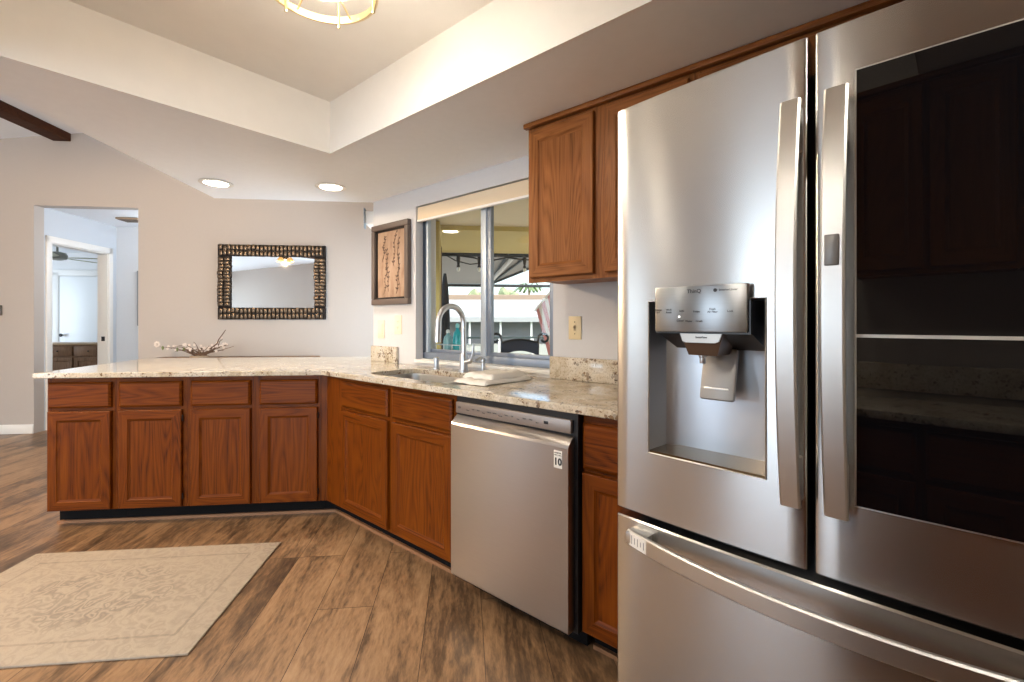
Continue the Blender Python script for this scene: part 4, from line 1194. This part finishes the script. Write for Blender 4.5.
for s0, lab in ((-1.44, 'oak wall cabinet facing the refrigerator, farthest from the living room'), (-.85, 'middle oak wall cabinet of the three facing the refrigerator'), (-.26, 'oak wall cabinet facing the refrigerator, nearest the living room')):
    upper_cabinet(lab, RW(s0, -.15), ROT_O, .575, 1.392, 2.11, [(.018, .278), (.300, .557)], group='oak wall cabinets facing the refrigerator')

# ============================================================ OUTSIDE
tan_m = paint('tan exterior stucco', rgb(178, 158, 92), .08, .3, 40)
ptan = paint('porch ceiling stucco', rgb(232, 216, 178), .08, .5, 22)
pyel = paint('porch yellow paint', rgb(205, 184, 110), .05, .1, 20)
patio_m = paint('patio concrete', rgb(200, 190, 175), .1, .1, 8)
o = put(MB().box(-.69, -.30, 5.60, 6.05, 0, 2.44).build('wall_porch', tan_m, smooth=False), (0, 0), 0, ROT_F); struct(o)
MB().box(-.312, -.292, 6.04, 6.07, 0, 2.2).build('corner_bead', plain('brown bead', rgb(96, 66, 36), .5), o)
o = put(MB().box(-.9, 8, 3.0, 5.95, 2.46, 2.60).build('ceiling_porch', ptan, smooth=False), (0, 0), 0, ROT_F)
# keep the porch roof outside the kitchen: clip with the window wall line
o.hide_render = False
bpy.data.objects.remove(o)
b = MB(); pc = [R2F(3.2, 2.16), R2F(-6, 2.16), (9, 5.95), (-.49, 5.95), (-.49, 3.75)]
b.poly(pc, 2.46, 2.62); o = put(b.build('ceiling_porch', ptan, smooth=False), (0, 0), 0, ROT_F); struct(o)
b = MB(); b.box(-.49, 9, 5.95, 8.0, 2.42, 2.62); b.box(-.49, 9, 5.93, 5.97, 2.40, 2.62)
o = put(b.build('ceiling_porch_outer', pyel, smooth=False), (0, 0), 0, ROT_F); struct(o)
o = thing('porch_light', 'small round white recessed light in the yellow porch ceiling', 'ceiling light', (-.822, 6.05+.0, 2.42), 0)
MB().lathe([(.10, -.001), (.10, -.008), (.075, -.012)], n=24).build('lens', emis('porch lamp', (1, .93, .75, 1), 1.5), o)
# string lights along the porch edge
o = thing('string_lights', 'black string lights with small bulbs hung along the porch edge', 'string lights', FW(0, 7.9), ROT_F)
pts = []; anchors = [(-.35, 2.46), (-.02, 2.335), (.36, 2.30), (.45, 2.29), (.83, 2.34), (1.2, 2.41), (1.7, 2.36), (2.2, 2.42)]
MB().tube([(x, .05, z) for x, z in [(-.4, 2.40), (-.1, 2.36), (.15, 2.33), (.42, 2.27), (.75, 2.34), (1.0, 2.31), (1.35, 2.30), (1.7, 2.36), (2.3, 2.38)]], .014, 6).build('cable', black_pl, o)
MB().tube([(-.4, .02, 2.41), (-.15, .02, 2.27), (.1, .02, 2.21), (.35, .02, 2.24), (.7, .02, 2.33), (1.0, .02, 2.36)], .010, 6).build('cable', black_pl, o)
blm = plain('clear bulb', rgb(235, 235, 225), .1)
for x, z in ((-.10, 2.36), (.26, 2.36), (1.06, 2.36), (1.9, 2.36)):
    s_ = MB().lathe([(.012, .0), (.03, -.01), (.035, -.05), (.02, -.16), (.03, -.17), (.03, -.20)], c=(x, .05, z), n=10).build('socket', black_pl, o)
    MB().blob((x, .05, z-.235), .032, 2, (1, 1, 1.3)).build('bulb', blm, s_)
# gazebo beyond the porch: one sloping grey canopy on a black frame
o = thing('gazebo', 'grey canopied black framed gazebo on the patio beyond the porch', 'gazebo', FW(0, 0), ROT_F)
gm = plain('grey canopy fabric', rgb(150, 150, 146), .8); gk = plain('black steel tube', (.012, .016, .018, 1), .4)
gA, gB, zA, zB = 8.45, 11.5, 2.60, 2.13
def gz(g): return zA + (zB-zA)*(g-gA)/(gB-gA)
def slab(pts, th, name, mat, par):
    v = list(pts); n = len(v)
    v2 = v + [(x, y, z+th) for x, y, z in v]
    MB().faces(v2, [tuple(range(n-1, -1, -1)), tuple(range(n, 2*n))] + [(k, (k+1) % n, (k+1) % n+n, k+n) for k in range(n)]).build(name, mat, par, smooth=False)
slab([(-2.6, gA, zA+.04), (2.3, gA, zA+.04), (.66, gB, zB+.04), (-2.6, gB, zB+.04)], .02, 'canopy', gm, o)
for f, g in ((-2.55, gA), (2.2, gA), (.60, gB), (-2.55, gB)): MB().box(f-.03, f+.03, g-.03, g+.03, -.12, gz(g)+.02, .004).build('post', gk, o)
for g, f1 in ((8.95, 2.05), (gB, 3.2)): MB().box(-2.55, f1, g-.03, g+.03, gz(g)-.035, gz(g)+.035, .004).build('cross_rail', gk, o)
for f in (-2.55, -.9, .9, 1.4, 2.2):
    f1 = f if f < 0 else .62
    MB().tube([(f, gA, gz(gA)+.015), (f1, gB, gz(gB)+.015)], .025, 6).build('rib', gk, o)
MB().tube([(.56, gB-.06, zB-.02), (.95, 9.0, gz(9.0)-.03)], .045, 8).build('brace', plain('white brace', rgb(206, 206, 202), .5), o)
# porch bar ledge, bottles, stool
o = put(MB().box(-2.6, -1.35, 2.158, 2.46, .90, .935, .006).build('bar_ledge', plain('pale stone ledge', rgb(205, 198, 186), .4)), (0, 0), 0, ROT_R)
tag(o, 'pale serving ledge outside the kitchen window', 'ledge')
def bottle(label, s, e, hgt, r, col, cap):
    o = thing('bottle', label, 'bottle', RW(s, e) + (.9355,), ROT_R, None)
    MB().lathe([(r*.9, 0), (r, .01), (r, hgt*.62), (r*.8, hgt*.75), (r*.32, hgt*.84), (r*.32, hgt*.9)], n=20).build('body', col, o)
    MB().lathe([(r*.42, hgt*.88), (r*.42, hgt*.96), (r*.2, hgt)], n=14).build('cap', cap, o)
bottle('teal plastic bottle with pale cap on the ledge behind the faucet', 2.435, 2.26, .265, .034, plain('teal plastic', rgb(40, 168, 176), .25), plain('pale aqua cap', rgb(150, 215, 215), .4))
bottle('translucent pale teal bottle on the ledge, left of the bright teal one', 2.520, 2.245, .22, .036, plain('pale teal plastic', rgb(140, 190, 195), .2), plain('white cap', rgb(235, 240, 240), .4))
# white wire rack on the ledge
o = thing('wire_rack', 'white wire rack around the bottles on the outside ledge', 'rack', RW(2.60, 2.20) + (.9355,), ROT_R)
wm = plain('white wire', rgb(225, 232, 232), .4)
b = MB()
for z in (.02, .11):
    b.tube([(0, 0, z), (.34, 0, z), (.34, .14, z), (0, .14, z)], .0035, 6, closed=True)
b.build('hoop', wm, o)
for x in (0, .085, .17, .255, .34):
    for y in (0, .14): MB().tube([(x, y, .0), (x, y, .115)], .003, 6).build('upright', wm, o)
# bar stool with scrolled iron back
sc = (.045, 3.62)
o = thing('bar_stool', 'black iron bar stool with scrolled back and blue cushion outside the window', 'stool', (sc[0], sc[1], -.12), radians(4))
iron = plain('black wrought iron', (.010, .012, .016, 1), .4)
for x in (-.19, .19):
    for y in (-.19, .19): MB().tube([(x, y, 0), (x*.85, y*.85, .78)], .014, 8).build('leg', iron, o)
b = MB(); b.tube([(-.165, -.165, .30), (.165, -.165, .30), (.165, .165, .30), (-.165, .165, .30)], .01, 8, closed=True); b.build('foot_ring', iron, o)
MB().box(-.2, .2, -.2, .2, .78, .84, .02).build('seat', plain('navy cushion', rgb(36, 52, 86), .8), o)
for sg in (-1, 1):
    pts = [(sg*.135, -.19, .80), (sg*.135, -.20, 1.0), (sg*.138, -.205, 1.19)]
    for k in range(1, 15):
        a = pi - k*pi/7*.95; rr = .044*(1-.042*k); pts.append((sg*(.138+.044+rr*cos(a)), -.205, 1.205+rr*sin(a)))
    MB().tube(pts, .009, 8).build('scroll_post', iron, o)
b = MB()
arc = [(x, z) for x, z in [(-.135+.27*k/12, 1.165+.022*sin(pi*k/12)) for k in range(13)]]
b.poly(arc + [(x, z-.085+.012*sin(pi*i/12)) for i, (x, z) in reversed(list(enumerate(arc)))], .195, .215, M=Matrix.Rotation(pi/2, 4, 'X'))
b.build('back_panel', plain('navy back', rgb(20, 34, 58), .5), o)
MB().tube([(x, -.205, z+.006) for x, z in arc], .012, 8).build('top_rail', iron, o)
# folded patio umbrella by the porch corner
o = thing('patio_umbrella', 'folded dark patio umbrella beside the tan porch corner', 'umbrella', (-.995, 6.75, -.12), 0)
MB().lathe([(.22, 0), (.22, .04), (.03, .07), (.022, .09), (.02, 1.0)], n=20).build('base', iron, o)
MB().lathe([(.03, .9), (.07, .95), (.075, 1.4), (.05, 1.85), (.02, 2.05)], n=16).build('folded_canopy', plain('navy canvas', rgb(24, 38, 50), .8), o)
# patio, railing
o = MB().poly([FW(*R2F(3.2, 2.16)), FW(*R2F(-9, 2.16)), FW(14, 14), FW(-14, 14), FW(-14, 9.8), FW(-.5, 9.8), FW(-.5, 3.8)], -.20, -.12).build('floor_patio', patio_m, smooth=False); struct(o)
o = thing('railing', 'dark metal patio railing beyond the porch', 'railing', FW(0, 13.4) + (-.12,), ROT_F)
MB().box(-6, 8, -.03, .03, .84, .90, .004).build('top_rail', plain('dark green metal', rgb(50, 66, 66), .4), o)
MB().box(-6, 8, -.02, .02, .08, .12, .004).build('bottom_rail', plain('pale rail', rgb(215, 220, 215), .5), o)
for k in range(15): MB().box(-6+k, -5.94+k, -.03, .03, 0, .84, .003).build('post', plain('white post', rgb(228, 230, 228), .5) if k == 0 else bpy.data.materials['white post'], o)
# water and far ground
wat = plain('canal water', rgb(96, 118, 108), .15)
o = MB().box(-60, 60, 16, 34, -1.75, -1.7).build('water_canal', wat, smooth=False); o['kind'] = 'structure'
lawn_m = paint('lawn', rgb(150, 165, 110), .2, .2, 3)
o = MB().box(-90, 90, 34, 120, -1.75, -1.5).build('ground_far', lawn_m, smooth=False); struct(o)
# neighbouring house
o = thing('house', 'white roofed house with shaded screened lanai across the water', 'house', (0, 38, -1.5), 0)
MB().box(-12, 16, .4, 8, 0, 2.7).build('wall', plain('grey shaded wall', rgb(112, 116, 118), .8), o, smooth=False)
for k in range(11): MB().box(-11+k*2.5, -10.85+k*2.5, -1.2, -1.05, 0, 2.75).build('post', bpy.data.materials['white post'], o)
MB().box(-12.5, 16.5, -1.3, .4, 0, .9).build('low_wall', plain('pale low wall', rgb(170, 172, 166), .8), o, smooth=False)
b = MB(); vs = [(-13, -1.6, 2.72), (17, -1.6, 2.72), (17, 9, 2.72), (-13, 9, 2.72), (-13, -1.6, 3.1), (17, -1.6, 3.1), (17, 2.6, 4.7), (-13, 2.6, 4.7), (17, 9, 4.7), (-13, 9, 4.7)]
b.faces(vs, [(0, 3, 2, 1), (0, 1, 5, 4), (4, 5, 6, 7), (7, 6, 8, 9), (9, 8, 2, 3), (1, 2, 8, 6, 5), (0, 4, 7, 9, 3)])
b.build('roof', plain('white metal roof', rgb(165, 168, 166), .7), o, smooth=False)
b = MB(); b.box(-11, 15, 5, 9, 4.7, 5.3, .1); b.build('ridge_roof', plain('tan tile roof', rgb(150, 132, 112), .8), o, smooth=False)
# trees
def leafmat(name, c):
    m, nt, b_ = newmat(name); mp = mapping(nt); n1 = noise(nt, mp.outputs[0], 3, 3)
    nt.links.new(mixc(nt, n1.outputs[0], tuple(x*.7 for x in c[:3]) + (1,), c), b_.inputs['Base Color']); b_.inputs['Roughness'].default_value = .7
    return m
lf1, lf2 = leafmat('palm green', rgb(112, 138, 84)), leafmat('pale foliage', rgb(160, 172, 128))
tk = plain('palm trunk', rgb(140, 122, 100), .9)
for (x, y, h, lab) in ((1.9, 51, 6.5, 'green palm tree behind the neighbouring white roofed house'), (5.8, 51, 6.9, 'second palm tree behind the white roofed house, right of the first')):
    o = thing('palm_tree', lab, 'tree', (x, y, -1.5), 0, 'palms behind the house')
    MB().tube([(0, 0, 0), (.1, 0, h*.5), (0, 0, h)], [.18, .13, .11], 8).build('trunk', tk, o)
    b = MB(); rnd = random.Random(int(x*10))
    for k in range(16):
        a = 2*pi*k/16+rnd.uniform(-.1, .1); L = rnd.uniform(1.3, 1.8); up = rnd.uniform(.1, .9); q = []
        for i in range(6):
            u = i/5; q.append((cos(a)*L*u, sin(a)*L*u, h+up*sin(pi*u*.9)*.9-.5*u*u))
        b.bar(q, .30, .03, (-sin(a), cos(a), 0))
    b.build('fronds', lf1, o)
for (x, y, w_, h, lab) in ((-4.2, 50, 2.0, 6.0, 'pale tree crown above the left of the white roof'), (-.2, 55, 1.8, 6.4, 'pale leafy tree crown beyond the middle of the white roof'), (8, 50, 3, 6.2, 'rounded tree behind the right end of the white roofed house')):
    o = thing('leafy_tree', lab, 'tree', (x, y, -1.5), 0, 'trees behind the house')
    MB().tube([(0, 0, 0), (0, 0, h*.7)], [.2, .12], 8).build('trunk', tk, o)
    b = MB(); rnd = random.Random(int(x*7))
    for _ in range(9): b.blob((rnd.uniform(-w_/2, w_/2), rnd.uniform(-w_/2, w_/2), h-.6+rnd.uniform(-.9, .5)), rnd.uniform(.5, .9), 2, jit=.15)
    b.build('crown', lf2, o)
# flag
o = thing('flag', 'red and white striped flag hanging outside at the right edge of the window', 'flag', (.33, 5.6, 0), radians(20))
MB().tube([(-.05, 0, 1.35), (.55, .1, 2.0)], .012, 8).build('pole', plain('white pole', rgb(235, 235, 235), .4), o)
MB().box(.53, .60, .07, .13, -.12, 2.1, .006).build('post', bpy.data.materials['white pole'], o)
b = MB()
for k in range(13):
    x0_, x1_ = -.02+k*.036, -.02+(k+1)*.036
    vs = []
    for (xa, zt_) in ((x0_, 1.38+k*.038), (x1_, 1.38+(k+1)*.038)):
        for z in (zt_, zt_-.70): vs.append((xa+.30*(zt_-z), .05+.02*sin(xa*30+z*5), z))
    b.faces([vs[0], vs[2], vs[3], vs[1]], [(0, 1, 2, 3)], mi=k % 2)
fo = b.build('cloth', [plain('flag red', rgb(190, 128, 128), .8), plain('flag white', rgb(206, 202, 198), .8)], o, smooth=False)
sm = fo.modifiers.new('thickness', 'SOLIDIFY'); sm.thickness = .004
